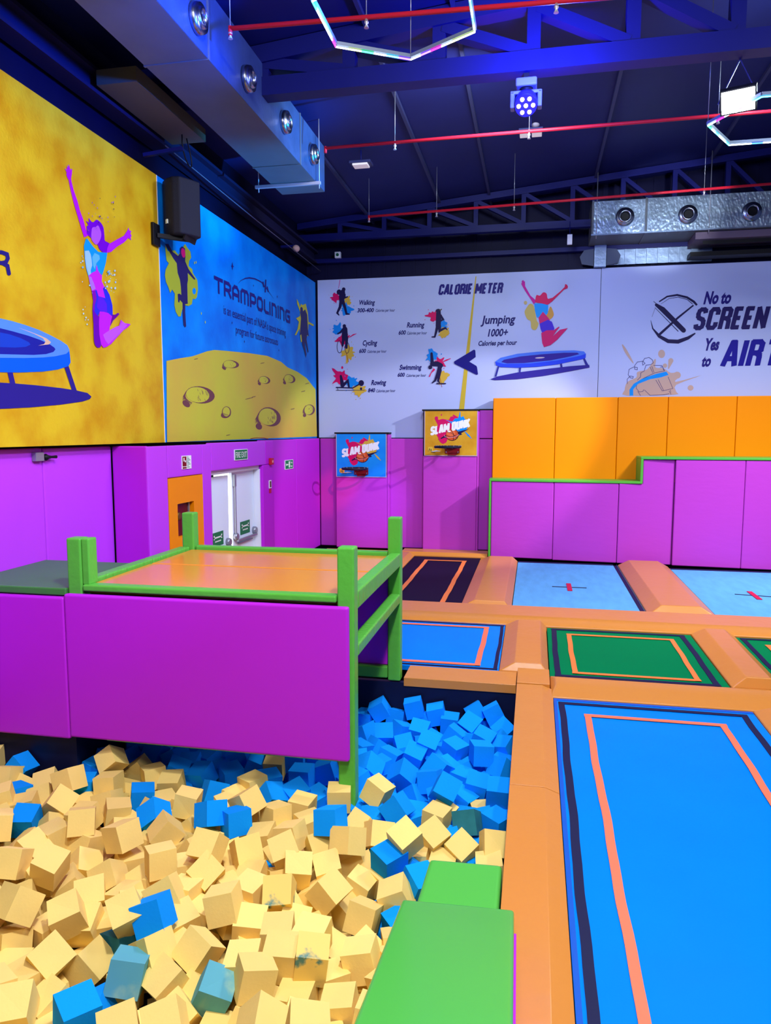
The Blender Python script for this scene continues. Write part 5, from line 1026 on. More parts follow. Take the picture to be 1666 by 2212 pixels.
# ================================================================== FOAM CUBES
# centre (mm), quaternion (x1000), colour; every cube in view is an object of its own
CUBES = """
-1984,3166,-256,585,-795,-37,153,2|teal stained foam cube standing upright near the bottom edge
-1325,3228,-235,607,-740,-110,268,0|tilted yellow foam cube, fourth from right in the third yellow row from the bottom
-1523,3183,-301,241,-609,-751,87,2|teal stained foam cube with pale top near the bottom edge, right of the other
-2061,2849,-239,903,82,41,419,1|flat blue foam cube, first from left in the second blue row from the bottom
-1083,3423,-241,58,109,-991,-44,4|yellow foam cube with a greenish stain on its front face
-2358,2794,-224,540,167,-138,813,0|tilted yellow foam cube, first from left in the second yellow row from the bottom
-1709,3396,-272,210,-159,-920,291,0|leaning yellow foam cube, fourth from left in the fifth yellow row from the bottom
-2557,3491,-248,185,-929,-304,-100,0|tilted yellow foam cube, third from left in the sixth yellow row from the bottom
-2280,3275,-346,672,-293,-257,629,0|leaning yellow foam cube, third from left in the fourth yellow row from the bottom
-1995,3450,-137,200,-53,968,-143,1|lone bright blue foam cube resting on yellow cubes in the lower pit
-1708,3729,-222,134,-66,985,-81,0|tilted yellow foam cube, ninth from left in the seventh yellow row from the bottom
-858,3603,-347,992,-41,-120,24,0|flat yellow foam cube, third from right in the fourth yellow row from the bottom
-2876,3784,-169,157,17,-977,-143,0|tilted yellow foam cube, fifth from left in the ninth yellow row from the bottom
-2813,3406,-157,14,211,905,-369,0|leaning yellow foam cube, second from left in the seventh yellow row from the bottom
-2438,3168,-254,374,-740,-554,70,0|leaning yellow foam cube, first from left in the fourth yellow row from the bottom
-1801,3215,-327,159,-200,-835,488,0|tilted yellow foam cube, sixth from left in the third yellow row from the bottom
-1177,4077,-306,736,-367,-260,506,0|leaning yellow foam cube, third from right in the seventh yellow row from the bottom
-2141,3429,-138,292,-892,-341,-54,0|leaning yellow foam cube, sixth from left in the sixth yellow row from the bottom
-1165,2912,-201,290,276,744,-535,0|leaning yellow foam cube, fourth from right in the first yellow row from the bottom
-891,3271,-373,996,15,-75,49,0|flat yellow foam cube, first from right in the second yellow row from the bottom
-1250,3415,-249,23,67,-996,-61,0|flat yellow foam cube, seventh from right in the fourth yellow row from the bottom
-1620,2871,-237,263,74,322,-906,0|leaning yellow foam cube, second from left in the first yellow row from the bottom
-939,3990,-380,752,-90,195,623,0|tilted yellow foam cube, first from right in the sixth yellow row from the bottom
-2646,4217,-188,158,183,969,-51,0|yellow foam cube in the middle left with bright flat front
-2286,4061,-227,77,416,904,-66,0|flat yellow foam cube, ninth from left in the ninth yellow row from the bottom
-1449,3952,-276,26,-96,935,341,4|yellow foam cube with a bluish stain on its right face
-903,2763,-55,152,-93,-18,-984,0|flat yellow foam cube, second from right in the first yellow row from the bottom
-3128,3760,-160,331,-545,-403,657,0|tilted yellow foam cube, second from left in the ninth yellow row from the bottom
-872,4443,-284,71,-337,-933,-108,1|bright blue foam cube just left of the far green mat corner
-781,4527,-174,91,-336,-905,-244,0|tilted yellow foam cube, fourth from right in the tenth yellow row from the bottom
-2015,4180,-167,33,-51,-927,371,0|leaning yellow foam cube, tenth from right in the ninth yellow row from the bottom
-1165,4506,-216,97,267,929,-236,0|tilted yellow foam cube, seventh from right in the tenth yellow row from the bottom
-1556,3735,-345,990,93,74,73,0|flat yellow foam cube, fifth from right in the sixth yellow row from the bottom
-771,4162,-341,186,125,718,-659,0|tilted yellow foam cube, first from right in the seventh yellow row from the bottom
-1929,3328,-256,286,201,926,-139,0|leaning yellow foam cube, fifth from left in the fourth yellow row from the bottom
-2444,4425,-255,407,-159,-343,832,0|leaning yellow foam cube, eighth from left in the tenth yellow row from the bottom
-1430,4230,-293,578,185,-50,793,0|tilted yellow foam cube, seventh from right in the eighth yellow row from the bottom
-1311,4609,-145,30,-144,-598,788,1|tilted blue foam cube, fifth from left in the eleventh blue row from the bottom
-1813,2806,-251,295,18,188,-937,0|tilted yellow foam cube, first from left in the first yellow row from the bottom
-1974,4054,-274,221,-185,-913,-289,0|upended yellow foam cube, eighth from left in the eighth yellow row from the bottom
-2034,4675,-267,102,387,914,-66,1|flat blue foam cube, fourth from left in the eleventh blue row from the bottom
-1130,5287,-260,212,-186,-959,16,0|yellow foam cube tipped on its corner right of the green support leg
-2213,4657,-222,88,-314,-515,793,1|tilted blue foam cube, third from left in the eleventh blue row from the bottom
-1831,4370,-290,440,-830,-313,140,0|leaning yellow foam cube, seventh from right in the ninth yellow row from the bottom
-1313,3546,-234,103,3,38,-994,0|flat yellow foam cube, third from right in the fifth yellow row from the bottom
-3031,4342,-195,528,-805,-199,182,0|tilted yellow foam cube, fourth from left in the eleventh yellow row from the bottom
-2833,3354,-370,460,-725,-332,391,0|tilted yellow foam cube, first from left in the fifth yellow row from the bottom
-2479,4822,-250,677,-726,7,119,0|flat yellow foam cube, fifth from right in the twelfth yellow row from the bottom
-2518,3583,-362,622,168,-133,753,0|tilted yellow foam cube, fourth from left in the sixth yellow row from the bottom
-431,4803,-373,95,-321,-906,-260,0|leaning yellow foam cube, first from right in the ninth yellow row from the bottom
-3567,4456,-312,977,171,45,119,1|tilted blue foam cube, first from left in the eleventh blue row from the bottom
-1127,3298,-390,999,48,-5,-9,0|flat yellow foam cube, second from right in the second yellow row from the bottom
-3358,5240,-195,431,117,-476,758,0|upended yellow foam cube, third from left in the thirteenth yellow row from the bottom
-2624,4011,-361,625,-419,11,659,0|upended yellow foam cube, fifth from left in the eighth yellow row from the bottom
-941,5101,-285,379,68,910,-157,1|leaning blue foam cube, fourth from right in the eleventh blue row from the bottom
-2313,2998,-354,835,72,-196,509,0|tilted yellow foam cube, third from left in the second yellow row from the bottom
-638,4817,-306,196,-317,-897,-238,0|leaning yellow foam cube, third from right in the tenth yellow row from the bottom
-1045,4352,-438,146,-119,-982,-6,0|tilted yellow foam cube, second from right in the seventh yellow row from the bottom
-1653,3998,-320,794,51,-26,605,0|flat yellow foam cube, seventh from right in the seventh yellow row from the bottom
-2609,3787,-338,215,-457,-849,-153,0|tilted yellow foam cube, fourth from left in the seventh yellow row from the bottom
-1130,3577,-240,40,-998,36,24,0|flat yellow foam cube, second from right in the fifth yellow row from the bottom
-3425,4643,-260,709,-139,-408,559,0|upended yellow foam cube, third from left in the eleventh yellow row from the bottom
-1548,4334,-240,278,69,278,-917,0|leaning yellow foam cube, fifth from right in the ninth yellow row from the bottom
-617,5372,-233,349,-909,88,210,1|upended blue foam cube, fourth from right in the twelfth blue row from the bottom
-2613,4580,-239,314,79,870,-372,1|upended blue foam cube, second from left in the eleventh blue row from the bottom
-220,5548,-308,93,-718,-684,-86,1|flat blue foam cube, first from right in the twelfth blue row from the bottom
-1012,5714,-321,185,332,773,-507,1|upended blue foam cube, tenth from right in the thirteenth blue row from the bottom
-1428,3349,-273,82,36,104,-991,0|flat yellow foam cube, eighth from left in the fourth yellow row from the bottom
-3511,4893,-209,193,32,972,-129,0|tilted yellow foam cube, second from left in the thirteenth yellow row from the bottom
-1931,3633,-304,904,135,1,405,0|flat yellow foam cube, eighth from left in the sixth yellow row from the bottom
-2075,3724,-211,294,78,547,-780,0|upended yellow foam cube, seventh from left in the seventh yellow row from the bottom
-2865,4102,-368,705,-537,29,462,0|upended yellow foam cube, fourth from left in the eighth yellow row from the bottom
-215,4796,-304,441,-888,-83,104,0|leaning yellow foam cube, first from right in the tenth yellow row from the bottom
-418,5088,-337,110,70,949,-286,3|dark teal foam cube leaning near the far green mat
-3173,4234,-268,857,14,-34,514,0|flat yellow foam cube, third from left in the tenth yellow row from the bottom
-2666,5450,-359,770,50,-184,610,1|tilted blue foam cube, fifth from left in the thirteenth blue row from the bottom
-2020,4856,-221,815,-219,-188,502,0|leaning yellow foam cube, seventh from right in the eleventh yellow row from the bottom
-1263,4363,-351,960,173,-53,215,0|tilted yellow foam cube, fifth from right in the eighth yellow row from the bottom
-395,6125,-256,3,585,810,-47,1|large lit blue foam cube near the orange rim, standing upright
-1823,4921,-340,64,286,952,-92,0|flat yellow foam cube, fifth from right in the eleventh yellow row from the bottom
-3255,5028,-292,70,-38,995,-63,0|flat yellow foam cube, fifth from left in the twelfth yellow row from the bottom
-1024,4827,-342,902,-328,67,273,0|leaning yellow foam cube, fifth from right in the tenth yellow row from the bottom
-1578,4556,-261,143,87,983,-73,0|tilted yellow foam cube, ninth from right in the tenth yellow row from the bottom
-657,4321,-336,908,192,126,351,1|tilted blue foam cube, second from right in the eighth blue row from the bottom
-215,5209,-381,898,55,2,437,1|flat blue foam cube, first from right in the tenth blue row from the bottom
-2981,4699,-322,954,-3,66,294,0|flat yellow foam cube, ninth from left in the eleventh yellow row from the bottom
-1399,5157,-267,8,97,-995,-27,0|yellow foam cube standing just left of the green support leg
-653,5142,-355,818,33,28,574,0|flat yellow foam cube, third from right in the eleventh yellow row from the bottom
-2521,3047,-321,883,57,-43,463,0|flat yellow foam cube, third from left in the third yellow row from the bottom
-2976,4301,-341,773,-72,168,607,0|tilted yellow foam cube, fourth from left in the tenth yellow row from the bottom
-3218,4057,-264,949,44,304,-75,0|leaning yellow foam cube, fourth from left in the ninth yellow row from the bottom
-2828,5241,-352,990,99,-17,96,0|flat yellow foam cube, sixth from right in the twelfth yellow row from the bottom
-1674,5761,-374,986,-31,-164,18,1|tilted blue foam cube, eleventh from left in the thirteenth blue row from the bottom
-649,6368,-364,124,-303,-944,-49,1|flat blue foam cube, seventh from right in the fourteenth blue row from the bottom
-2428,5516,-367,934,63,-22,350,1|flat blue foam cube, seventh from left in the thirteenth blue row from the bottom
-1019,3483,-424,923,-54,57,378,0|flat yellow foam cube, third from right in the third yellow row from the bottom
-2940,4983,-339,964,-16,57,258,1|flat blue foam cube, third from left in the twelfth blue row from the bottom
-1687,5122,-364,996,31,58,-59,0|flat yellow foam cube, fourth from right in the eleventh yellow row from the bottom
-1838,5592,-357,999,-1,-35,-16,1|flat blue foam cube, tenth from left in the thirteenth blue row from the bottom
-4106,5105,-261,702,209,287,617,1|leaning blue foam cube, first from left in the thirteenth blue row from the bottom
-411,5789,-399,79,-37,-988,-131,1|tilted blue foam cube, second from right in the twelfth blue row from the bottom
-1968,5225,-362,861,171,286,385,1|leaning blue foam cube, seventh from left in the twelfth blue row from the bottom
-2844,3917,-388,914,113,-231,314,0|tilted yellow foam cube, third from left in the eighth yellow row from the bottom
-1304,5742,-295,122,294,807,-497,1|upended blue foam cube, twelfth from right in the thirteenth blue row from the bottom
-2705,3513,-402,832,-10,-24,554,0|flat yellow foam cube, second from left in the fifth yellow row from the bottom
-3565,4179,-192,270,-329,-555,715,0|flat yellow foam cube, first from left in the tenth yellow row from the bottom
-985,6148,-349,729,237,-22,641,1|tilted blue foam cube, twelfth from right in the fourteenth blue row from the bottom
-2036,3876,-313,751,-53,54,655,0|flat yellow foam cube, eighth from left in the seventh yellow row from the bottom
-1111,4560,-440,943,-204,-260,-27,0|leaning yellow foam cube, fourth from right in the eighth yellow row from the bottom
-1471,7005,-285,275,-40,960,44,1|leaning blue foam cube, first from left in the sixteenth blue row from the bottom
-2605,4226,-400,221,-312,648,-659,0|flat yellow foam cube, seventh from left in the ninth yellow row from the bottom
-774,5694,-337,981,-161,-91,-58,1|tilted blue foam cube, ninth from right in the thirteenth blue row from the bottom
-1820,4640,-362,994,65,-82,14,0|flat yellow foam cube, tenth from right in the tenth yellow row from the bottom
-1092,4217,-532,750,-335,-253,510,0|leaning yellow foam cube, second from right in the sixth yellow row from the bottom
-215,6069,-368,357,-872,254,-220,1|leaning blue foam cube, second from right in the thirteenth blue row from the bottom
-1122,6996,-236,132,29,707,-695,1|flat blue foam cube, second from left in the sixteenth blue row from the bottom
-3024,5312,-331,928,-79,-51,362,0|flat yellow foam cube, second from right in the thirteenth yellow row from the bottom
-1374,4557,-331,894,307,88,314,0|leaning yellow foam cube, fourth from right in the ninth yellow row from the bottom
-2168,5344,-345,881,-5,-40,471,0|flat yellow foam cube, third from right in the twelfth yellow row from the bottom
-2440,5198,-356,916,-228,126,305,1|tilted blue foam cube, fifth from left in the twelfth blue row from the bottom
-2182,3435,-345,828,-133,21,544,3|dark grey teal foam cube tucked under the lone blue cube
-888,6283,-289,244,-954,63,164,1|leaning blue foam cube, tenth from right in the fourteenth blue row from the bottom
-3232,5441,-365,949,32,-303,80,0|leaning yellow foam cube, third from right in the thirteenth yellow row from the bottom
-1077,3795,-494,799,145,33,583,0|tilted yellow foam cube, fifth from right in the fourth yellow row from the bottom
-1322,6483,-327,273,-956,-107,23,1|leaning blue foam cube, third from left in the fifteenth blue row from the bottom
-1668,3067,-372,829,316,-124,444,0|upended yellow foam cube, fourth from left in the first yellow row from the bottom
-2703,3209,-411,995,31,-10,97,0|flat yellow foam cube, second from left in the third yellow row from the bottom
-899,7005,-287,992,52,-99,58,1|flat blue foam cube, third from left in the sixteenth blue row from the bottom
-550,6864,-316,121,-245,-895,-354,1|upended blue foam cube, third from right in the fifteenth blue row from the bottom
-2396,3826,-359,819,-107,-107,554,0|tilted yellow foam cube, fifth from left in the seventh yellow row from the bottom
-740,5892,-321,481,-810,336,12,1|leaning blue foam cube, seventh from right in the thirteenth blue row from the bottom
-1731,4221,-385,697,61,-165,695,0|tilted yellow foam cube, ninth from right in the eighth yellow row from the bottom
-3288,5810,-378,711,-182,263,626,1|leaning blue foam cube, fourth from left in the fourteenth blue row from the bottom
-339,6971,-229,646,-715,-248,-99,1|tilted blue foam cube, first from right in the sixteenth blue row from the bottom
-215,6456,-345,824,6,-195,533,1|tilted blue foam cube, first from right in the fourteenth blue row from the bottom
-232,4638,-390,654,-9,-69,754,0|flat yellow foam cube, first from right in the eighth yellow row from the bottom
-3193,4604,-330,758,-6,-128,640,0|flat yellow foam cube, fifth from left in the eleventh yellow row from the bottom
-1465,3070,-446,995,14,102,18,0|flat yellow foam cube, second from left in the twentieth yellow row from the bottom
-4101,4930,-260,980,-196,-37,2,0|tilted yellow foam cube, first from left in the thirteenth yellow row from the bottom
-3839,4549,-221,955,37,-79,284,0|flat yellow foam cube, first from left in the twelfth yellow row from the bottom
-3686,4603,-304,974,42,-68,210,0|flat yellow foam cube, second from left in the eleventh yellow row from the bottom
-509,5644,-462,830,126,129,527,1|tilted blue foam cube, third from right in the twelfth blue row from the bottom
-1188,4953,-374,842,188,-256,437,0|leaning yellow foam cube, sixth from right in the tenth yellow row from the bottom
-1801,5336,-382,895,188,-56,401,1|tilted blue foam cube, eighth from left in the twelfth blue row from the bottom
-2139,5775,-373,992,118,12,46,0|flat yellow foam cube, first from right in the thirteenth yellow row from the bottom
-3146,4838,-332,975,-151,-158,28,0|tilted yellow foam cube, seventh from left in the eleventh yellow row from the bottom
-2574,2903,-255,865,-66,80,491,0|flat yellow foam cube, first from left in the third yellow row from the bottom
-2163,4166,-346,944,-23,57,325,0|flat yellow foam cube, seventh from left in the eighth yellow row from the bottom
-3802,5019,-337,945,227,-100,212,0|tilted yellow foam cube, fourth from left in the twelfth yellow row from the bottom
-757,6949,-352,15,-3,-999,-40,1|flat blue foam cube, fifth from right in the fifteenth blue row from the bottom
-568,4691,-440,703,142,32,696,0|tilted yellow foam cube, second from right in the eighth yellow row from the bottom
-404,6457,-284,103,-972,138,161,1|tilted blue foam cube, third from right in the fourteenth blue row from the bottom
-1654,3247,-410,803,300,-214,468,0|leaning yellow foam cube, fourth from left in the second yellow row from the bottom
-2889,5448,-342,970,52,201,125,1|tilted blue foam cube, third from left in the thirteenth blue row from the bottom
-2304,5749,-375,625,189,124,747,1|tilted blue foam cube, eighth from left in the thirteenth blue row from the bottom
-1550,4889,-366,917,22,-14,399,0|flat yellow foam cube, eighth from right in the tenth yellow row from the bottom
-1025,6714,-361,733,171,-92,652,1|tilted blue foam cube, sixth from left in the fifteenth blue row from the bottom
-3704,4815,-349,887,383,-12,257,0|leaning yellow foam cube, third from left in the twelfth yellow row from the bottom
-715,4031,-437,927,126,-58,349,1|flat blue foam cube, first from right in the sixth blue row from the bottom
-896,5632,-462,798,-360,-44,482,1|leaning blue foam cube, sixth from right in the twelfth blue row from the bottom
-1207,6143,-389,775,49,180,604,1|tilted blue foam cube, fourteenth from left in the fourteenth blue row from the bottom
-685,6677,-368,771,134,213,586,1|tilted blue foam cube, fourth from right in the fifteenth blue row from the bottom
-2090,3008,-388,967,20,-199,159,1|tilted blue foam cube, first from left in the first blue row from the bottom
-1631,5358,-422,876,94,-31,472,1|flat blue foam cube, ninth from left in the twelfth blue row from the bottom
-528,5929,-422,866,27,-7,500,1|flat blue foam cube, fifth from right in the thirteenth blue row from the bottom
-1537,6631,-389,837,-206,-134,488,1|tilted blue foam cube, second from left in the fifteenth blue row from the bottom
-1906,3830,-400,739,42,119,661,0|flat yellow foam cube, seventh from right in the sixth yellow row from the bottom
-1134,6431,-381,927,-282,-121,214,1|leaning blue foam cube, fourteenth from right in the fourteenth blue row from the bottom
-227,6862,-352,862,321,-199,337,1|upended blue foam cube, first from right in the fifteenth blue row from the bottom
-2092,5505,-387,945,36,38,321,1|flat blue foam cube, sixth from left in the twelfth blue row from the bottom
-1328,3863,-399,982,170,73,39,0|tilted yellow foam cube, fourth from right in the sixth yellow row from the bottom
-3055,5766,-377,760,-207,-161,595,1|tilted blue foam cube, fifth from left in the fourteenth blue row from the bottom
-2433,4085,-427,902,230,-127,343,0|tilted yellow foam cube, sixth from left in the eighth yellow row from the bottom
-1293,7002,-361,745,-61,137,650,1|tilted blue foam cube, fourth from left in the fifteenth blue row from the bottom
-1130,5162,-427,677,18,-185,712,1|tilted blue foam cube, fifth from right in the eleventh blue row from the bottom
-1205,6772,-402,920,-34,177,348,1|tilted blue foam cube, fifth from left in the fifteenth blue row from the bottom
-2510,5851,-381,985,-13,-106,136,1|flat blue foam cube, ninth from left in the fourteenth blue row from the bottom
-3482,5034,-330,29,168,-985,-1,1|flat blue foam cube, second from left in the twelfth blue row from the bottom
-2766,5795,-378,813,84,-101,567,1|flat blue foam cube, seventh from left in the fourteenth blue row from the bottom
-1353,5581,-352,901,-5,-166,401,1|tilted blue foam cube, seventh from right in the twelfth blue row from the bottom
-1626,7005,-396,773,-1,-17,634,1|flat blue foam cube, first from left in the fifteenth blue row from the bottom
-2392,3670,-426,987,84,-90,103,0|flat yellow foam cube, fifth from left in the sixth yellow row from the bottom
-512,7004,-241,595,-300,-94,740,1|leaning blue foam cube, second from right in the sixteenth blue row from the bottom
-2955,3611,-314,944,57,-108,307,0|flat yellow foam cube, third from left in the seventh yellow row from the bottom
-1692,3838,-377,917,-68,132,370,0|tilted yellow foam cube, sixth from right in the sixth yellow row from the bottom
-1274,4174,-415,715,-248,-166,633,0|leaning yellow foam cube, fourth from right in the seventh yellow row from the bottom
-3886,4762,-309,826,-69,54,556,1|flat blue foam cube, first from left in the twelfth blue row from the bottom
-3577,5340,-346,762,97,88,634,1|flat blue foam cube, second from left in the thirteenth blue row from the bottom
-2769,4995,-392,917,34,54,395,0|flat yellow foam cube, tenth from right in the eleventh yellow row from the bottom
-1838,4075,-397,826,57,169,535,0|tilted yellow foam cube, eighth from right in the seventh yellow row from the bottom
-2861,5630,-373,991,109,-47,68,1|flat blue foam cube, fourth from left in the thirteenth blue row from the bottom
-2416,4743,-412,648,-276,-197,682,0|leaning yellow foam cube, tenth from left in the tenth yellow row from the bottom
-2004,4460,-412,849,301,153,407,0|leaning yellow foam cube, eighth from right in the ninth yellow row from the bottom
-2220,4994,-348,908,147,-13,393,0|tilted yellow foam cube, eighth from right in the eleventh yellow row from the bottom
-3382,4498,-386,728,-469,-6,499,0|upended yellow foam cube, second from left in the tenth yellow row from the bottom
-715,3227,-360,993,-103,59,-8,0|flat yellow foam cube, first from right in the first yellow row from the bottom
-3520,5756,-434,739,-235,-189,602,1|leaning blue foam cube, second from left in the fourteenth blue row from the bottom
-1247,5948,-397,920,7,-64,386,1|flat blue foam cube, eleventh from right in the thirteenth blue row from the bottom
-1350,6303,-388,898,-175,288,283,1|leaning blue foam cube, thirteenth from left in the fourteenth blue row from the bottom
-892,3792,-454,740,-413,-324,419,0|tilted yellow foam cube, second from right in the fourth yellow row from the bottom
-732,4681,-426,704,-64,-19,707,0|flat yellow foam cube, second from right in the ninth yellow row from the bottom
-2007,5900,-354,619,62,-30,783,1|flat blue foam cube, tenth from left in the fourteenth blue row from the bottom
-2223,2843,-402,823,-17,29,567,0|flat yellow foam cube, first from left in the twentieth yellow row from the bottom
-1484,6163,-353,851,13,135,507,1|flat blue foam cube, twelfth from left in the fourteenth blue row from the bottom
-1308,3103,-408,740,-62,281,609,0|leaning yellow foam cube, fifth from right in the first yellow row from the bottom
-867,5172,-437,921,-36,14,388,1|flat blue foam cube, first from left in the tenth blue row from the bottom
-3028,3866,-320,858,96,129,487,0|tilted yellow foam cube, second from left in the eighth yellow row from the bottom
-709,3852,-434,977,-150,-43,147,0|tilted yellow foam cube, first from right in the fifth yellow row from the bottom
-2084,3285,-466,938,-299,-64,165,0|leaning yellow foam cube, fifth from left in the third yellow row from the bottom
-832,5379,-481,979,37,129,153,1|flat blue foam cube, third from right in the eleventh blue row from the bottom
-2604,5697,-432,965,39,-66,250,1|flat blue foam cube, sixth from left in the thirteenth blue row from the bottom
-1674,4562,-441,878,241,8,415,0|tilted yellow foam cube, sixth from right in the ninth yellow row from the bottom
-892,4439,-442,924,13,-22,382,0|flat yellow foam cube, third from right in the eighth yellow row from the bottom
-4390,5105,-222,397,-402,-604,562,0|flat yellow foam cube, first from left in the fourteenth yellow row from the bottom
-3363,4895,-423,824,52,-22,564,0|flat yellow foam cube, sixth from left in the eleventh yellow row from the bottom
-703,6105,-423,838,160,138,503,1|tilted blue foam cube, sixth from right in the thirteenth blue row from the bottom
-3196,5184,-417,972,-176,89,128,0|tilted yellow foam cube, sixth from left in the twelfth yellow row from the bottom
-3437,4307,-405,43,298,773,-558,0|leaning yellow foam cube, third from left in the ninth yellow row from the bottom
-509,6137,-455,919,83,-118,367,1|tilted blue foam cube, fourth from right in the thirteenth blue row from the bottom
-348,5539,-494,993,-45,-23,105,0|flat yellow foam cube, first from right in the eleventh yellow row from the bottom
-1562,4285,-420,943,-199,-32,263,0|tilted yellow foam cube, eighth from right in the eighth yellow row from the bottom
-2209,4385,-358,765,219,262,546,0|leaning yellow foam cube, eleventh from left in the ninth yellow row from the bottom
-1849,3479,-373,835,102,-134,523,0|tilted yellow foam cube, sixth from left in the fourth yellow row from the bottom
-2256,5195,-402,821,57,85,562,0|flat yellow foam cube, fourth from right in the twelfth yellow row from the bottom
-671,3458,-360,877,-153,-131,436,0|tilted yellow foam cube, first from right in the third yellow row from the bottom
-3960,4959,-374,941,318,102,-60,0|leaning yellow foam cube, second from left in the twelfth yellow row from the bottom
-2562,4442,-383,707,12,62,704,0|flat yellow foam cube, eighth from left in the ninth yellow row from the bottom
-1849,3860,-592,940,-274,-197,50,0|leaning yellow foam cube, fourth from right in the fifth yellow row from the bottom
-2763,4406,-292,849,-385,-19,362,0|leaning yellow foam cube, sixth from left in the tenth yellow row from the bottom
-2277,4039,-398,710,-91,26,698,0|flat yellow foam cube, sixth from left in the seventh yellow row from the bottom
-2061,4973,-401,991,42,-45,121,0|flat yellow foam cube, sixth from right in the eleventh yellow row from the bottom
-3543,5918,-406,953,70,82,281,1|flat blue foam cube, third from left in the fourteenth blue row from the bottom
-2416,3119,-441,878,-3,-59,475,0|flat yellow foam cube, second from left in the second yellow row from the bottom
-1306,5222,-439,944,41,308,113,1|leaning blue foam cube, seventh from left in the eleventh blue row from the bottom
-215,6268,-418,775,-5,101,623,1|flat blue foam cube, first from right in the thirteenth blue row from the bottom
-481,5375,-471,781,-60,70,617,1|flat blue foam cube, second from right in the eleventh blue row from the bottom
-2956,3853,-572,911,181,162,334,0|tilted yellow foam cube, second from left in the sixth yellow row from the bottom
-2978,4437,-577,997,-32,70,22,0|flat yellow foam cube, sixth from left in the ninth yellow row from the bottom
-850,6292,-446,958,74,-26,275,1|flat blue foam cube, eighth from right in the thirteenth blue row from the bottom
-662,5505,-389,934,292,-185,94,1|upended blue foam cube, fifth from right in the twelfth blue row from the bottom
-2372,4425,-409,981,-41,-147,123,0|tilted yellow foam cube, tenth from left in the ninth yellow row from the bottom
-3725,4425,-540,975,-61,-59,-207,0|flat yellow foam cube, first from left in the ninth yellow row from the bottom
-635,5312,-405,781,116,157,594,0|tilted yellow foam cube, second from right in the eleventh yellow row from the bottom
-530,4959,-441,941,291,-125,117,1|leaning blue foam cube, second from left in the ninth blue row from the bottom
-323,5337,-460,643,39,-218,733,1|tilted blue foam cube, first from right in the eleventh blue row from the bottom
-1501,3226,-491,775,-45,-188,601,0|tilted yellow foam cube, fifth from left in the first yellow row from the bottom
-2236,3504,-573,735,103,-112,661,0|tilted yellow foam cube, fourth from left in the third yellow row from the bottom
-3735,4391,-310,946,66,66,-312,0|flat yellow foam cube, first from left in the eleventh yellow row from the bottom
-1863,4237,-450,992,18,-46,120,0|flat yellow foam cube, ninth from left in the eighth yellow row from the bottom
-267,6665,-395,769,-243,-287,517,1|leaning blue foam cube, second from right in the fourteenth blue row from the bottom
-703,4499,-411,943,-213,249,53,1|leaning blue foam cube, second from left in the eighth blue row from the bottom
-1434,5925,-354,966,206,-8,154,1|tilted blue foam cube, twelfth from left in the thirteenth blue row from the bottom
-1424,4006,-391,871,306,-82,375,0|leaning yellow foam cube, fifth from right in the seventh yellow row from the bottom
-1317,3316,-420,887,244,183,348,0|leaning yellow foam cube, third from right in the second yellow row from the bottom
-880,6678,-446,854,206,-163,450,1|tilted blue foam cube, ninth from right in the fourteenth blue row from the bottom
-2435,3485,-538,834,-129,22,536,0|flat yellow foam cube, second from left in the fourth yellow row from the bottom
-3204,3864,-320,743,-26,-62,666,0|flat yellow foam cube, first from left in the eighth yellow row from the bottom
-1242,4000,-496,875,-308,-84,365,0|leaning yellow foam cube, third from right in the sixth yellow row from the bottom
-1643,3657,-600,982,-30,-180,40,0|tilted yellow foam cube, fifth from right in the third yellow row from the bottom
-878,3643,-526,661,95,-150,729,0|tilted yellow foam cube, second from right in the third yellow row from the bottom
-2252,3669,-306,949,103,103,279,0|tilted yellow foam cube, seventh from left in the sixth yellow row from the bottom
-1820,6073,-427,857,-272,77,432,1|leaning blue foam cube, eleventh from left in the fourteenth blue row from the bottom
-539,6530,-434,904,54,-348,241,1|leaning blue foam cube, sixth from right in the fourteenth blue row from the bottom
-489,7005,-412,941,-106,-50,319,1|flat blue foam cube, second from right in the fifteenth blue row from the bottom
-2833,4650,-412,833,181,-96,514,0|tilted yellow foam cube, seventh from left in the tenth yellow row from the bottom
-1235,4795,-453,862,84,57,496,0|flat yellow foam cube, third from right in the ninth yellow row from the bottom
-1323,4425,-498,926,88,322,177,0|leaning yellow foam cube, sixth from right in the eighth yellow row from the bottom
-861,4170,-508,956,-203,175,-119,1|sunken blue foam cube, second from left in the sixth blue row from the bottom
-1023,7005,-373,994,-85,-39,-55,1|sunken blue foam cube, sixth from right in the fifteenth blue row from the bottom
-3558,5511,-327,976,-101,94,-166,1|sunken blue foam cube, first from left in the fourteenth blue row from the bottom
-3026,3438,-249,951,86,-294,37,0|sunken yellow foam cube, first from left in the sixth yellow row from the bottom
-2194,4582,-429,823,32,-104,557,0|sunken yellow foam cube, ninth from right in the ninth yellow row from the bottom
-902,3068,-422,968,-75,37,238,0|sunken yellow foam cube, first from right in the twentieth yellow row from the bottom
-2958,5935,-402,964,-101,-220,106,1|sunken blue foam cube, sixth from left in the fourteenth blue row from the bottom
-2755,4793,-355,855,-207,284,382,0|sunken yellow foam cube, tenth from left in the eleventh yellow row from the bottom
-1062,3099,-362,643,117,139,744,0|sunken yellow foam cube, third from right in the first yellow row from the bottom
-747,6501,-458,842,-95,14,531,1|sunken blue foam cube, eighth from right in the fourteenth blue row from the bottom
-488,6700,-425,773,-121,127,609,1|sunken blue foam cube, fifth from right in the fourteenth blue row from the bottom
-1815,3232,-557,967,46,-36,249,0|sunken yellow foam cube, third from left in the first yellow row from the bottom
-3175,4978,-435,953,-244,-174,34,0|sunken yellow foam cube, eighth from left in the eleventh yellow row from the bottom
-942,6470,-379,975,-171,-63,125,1|sunken blue foam cube, eleventh from right in the fourteenth blue row from the bottom
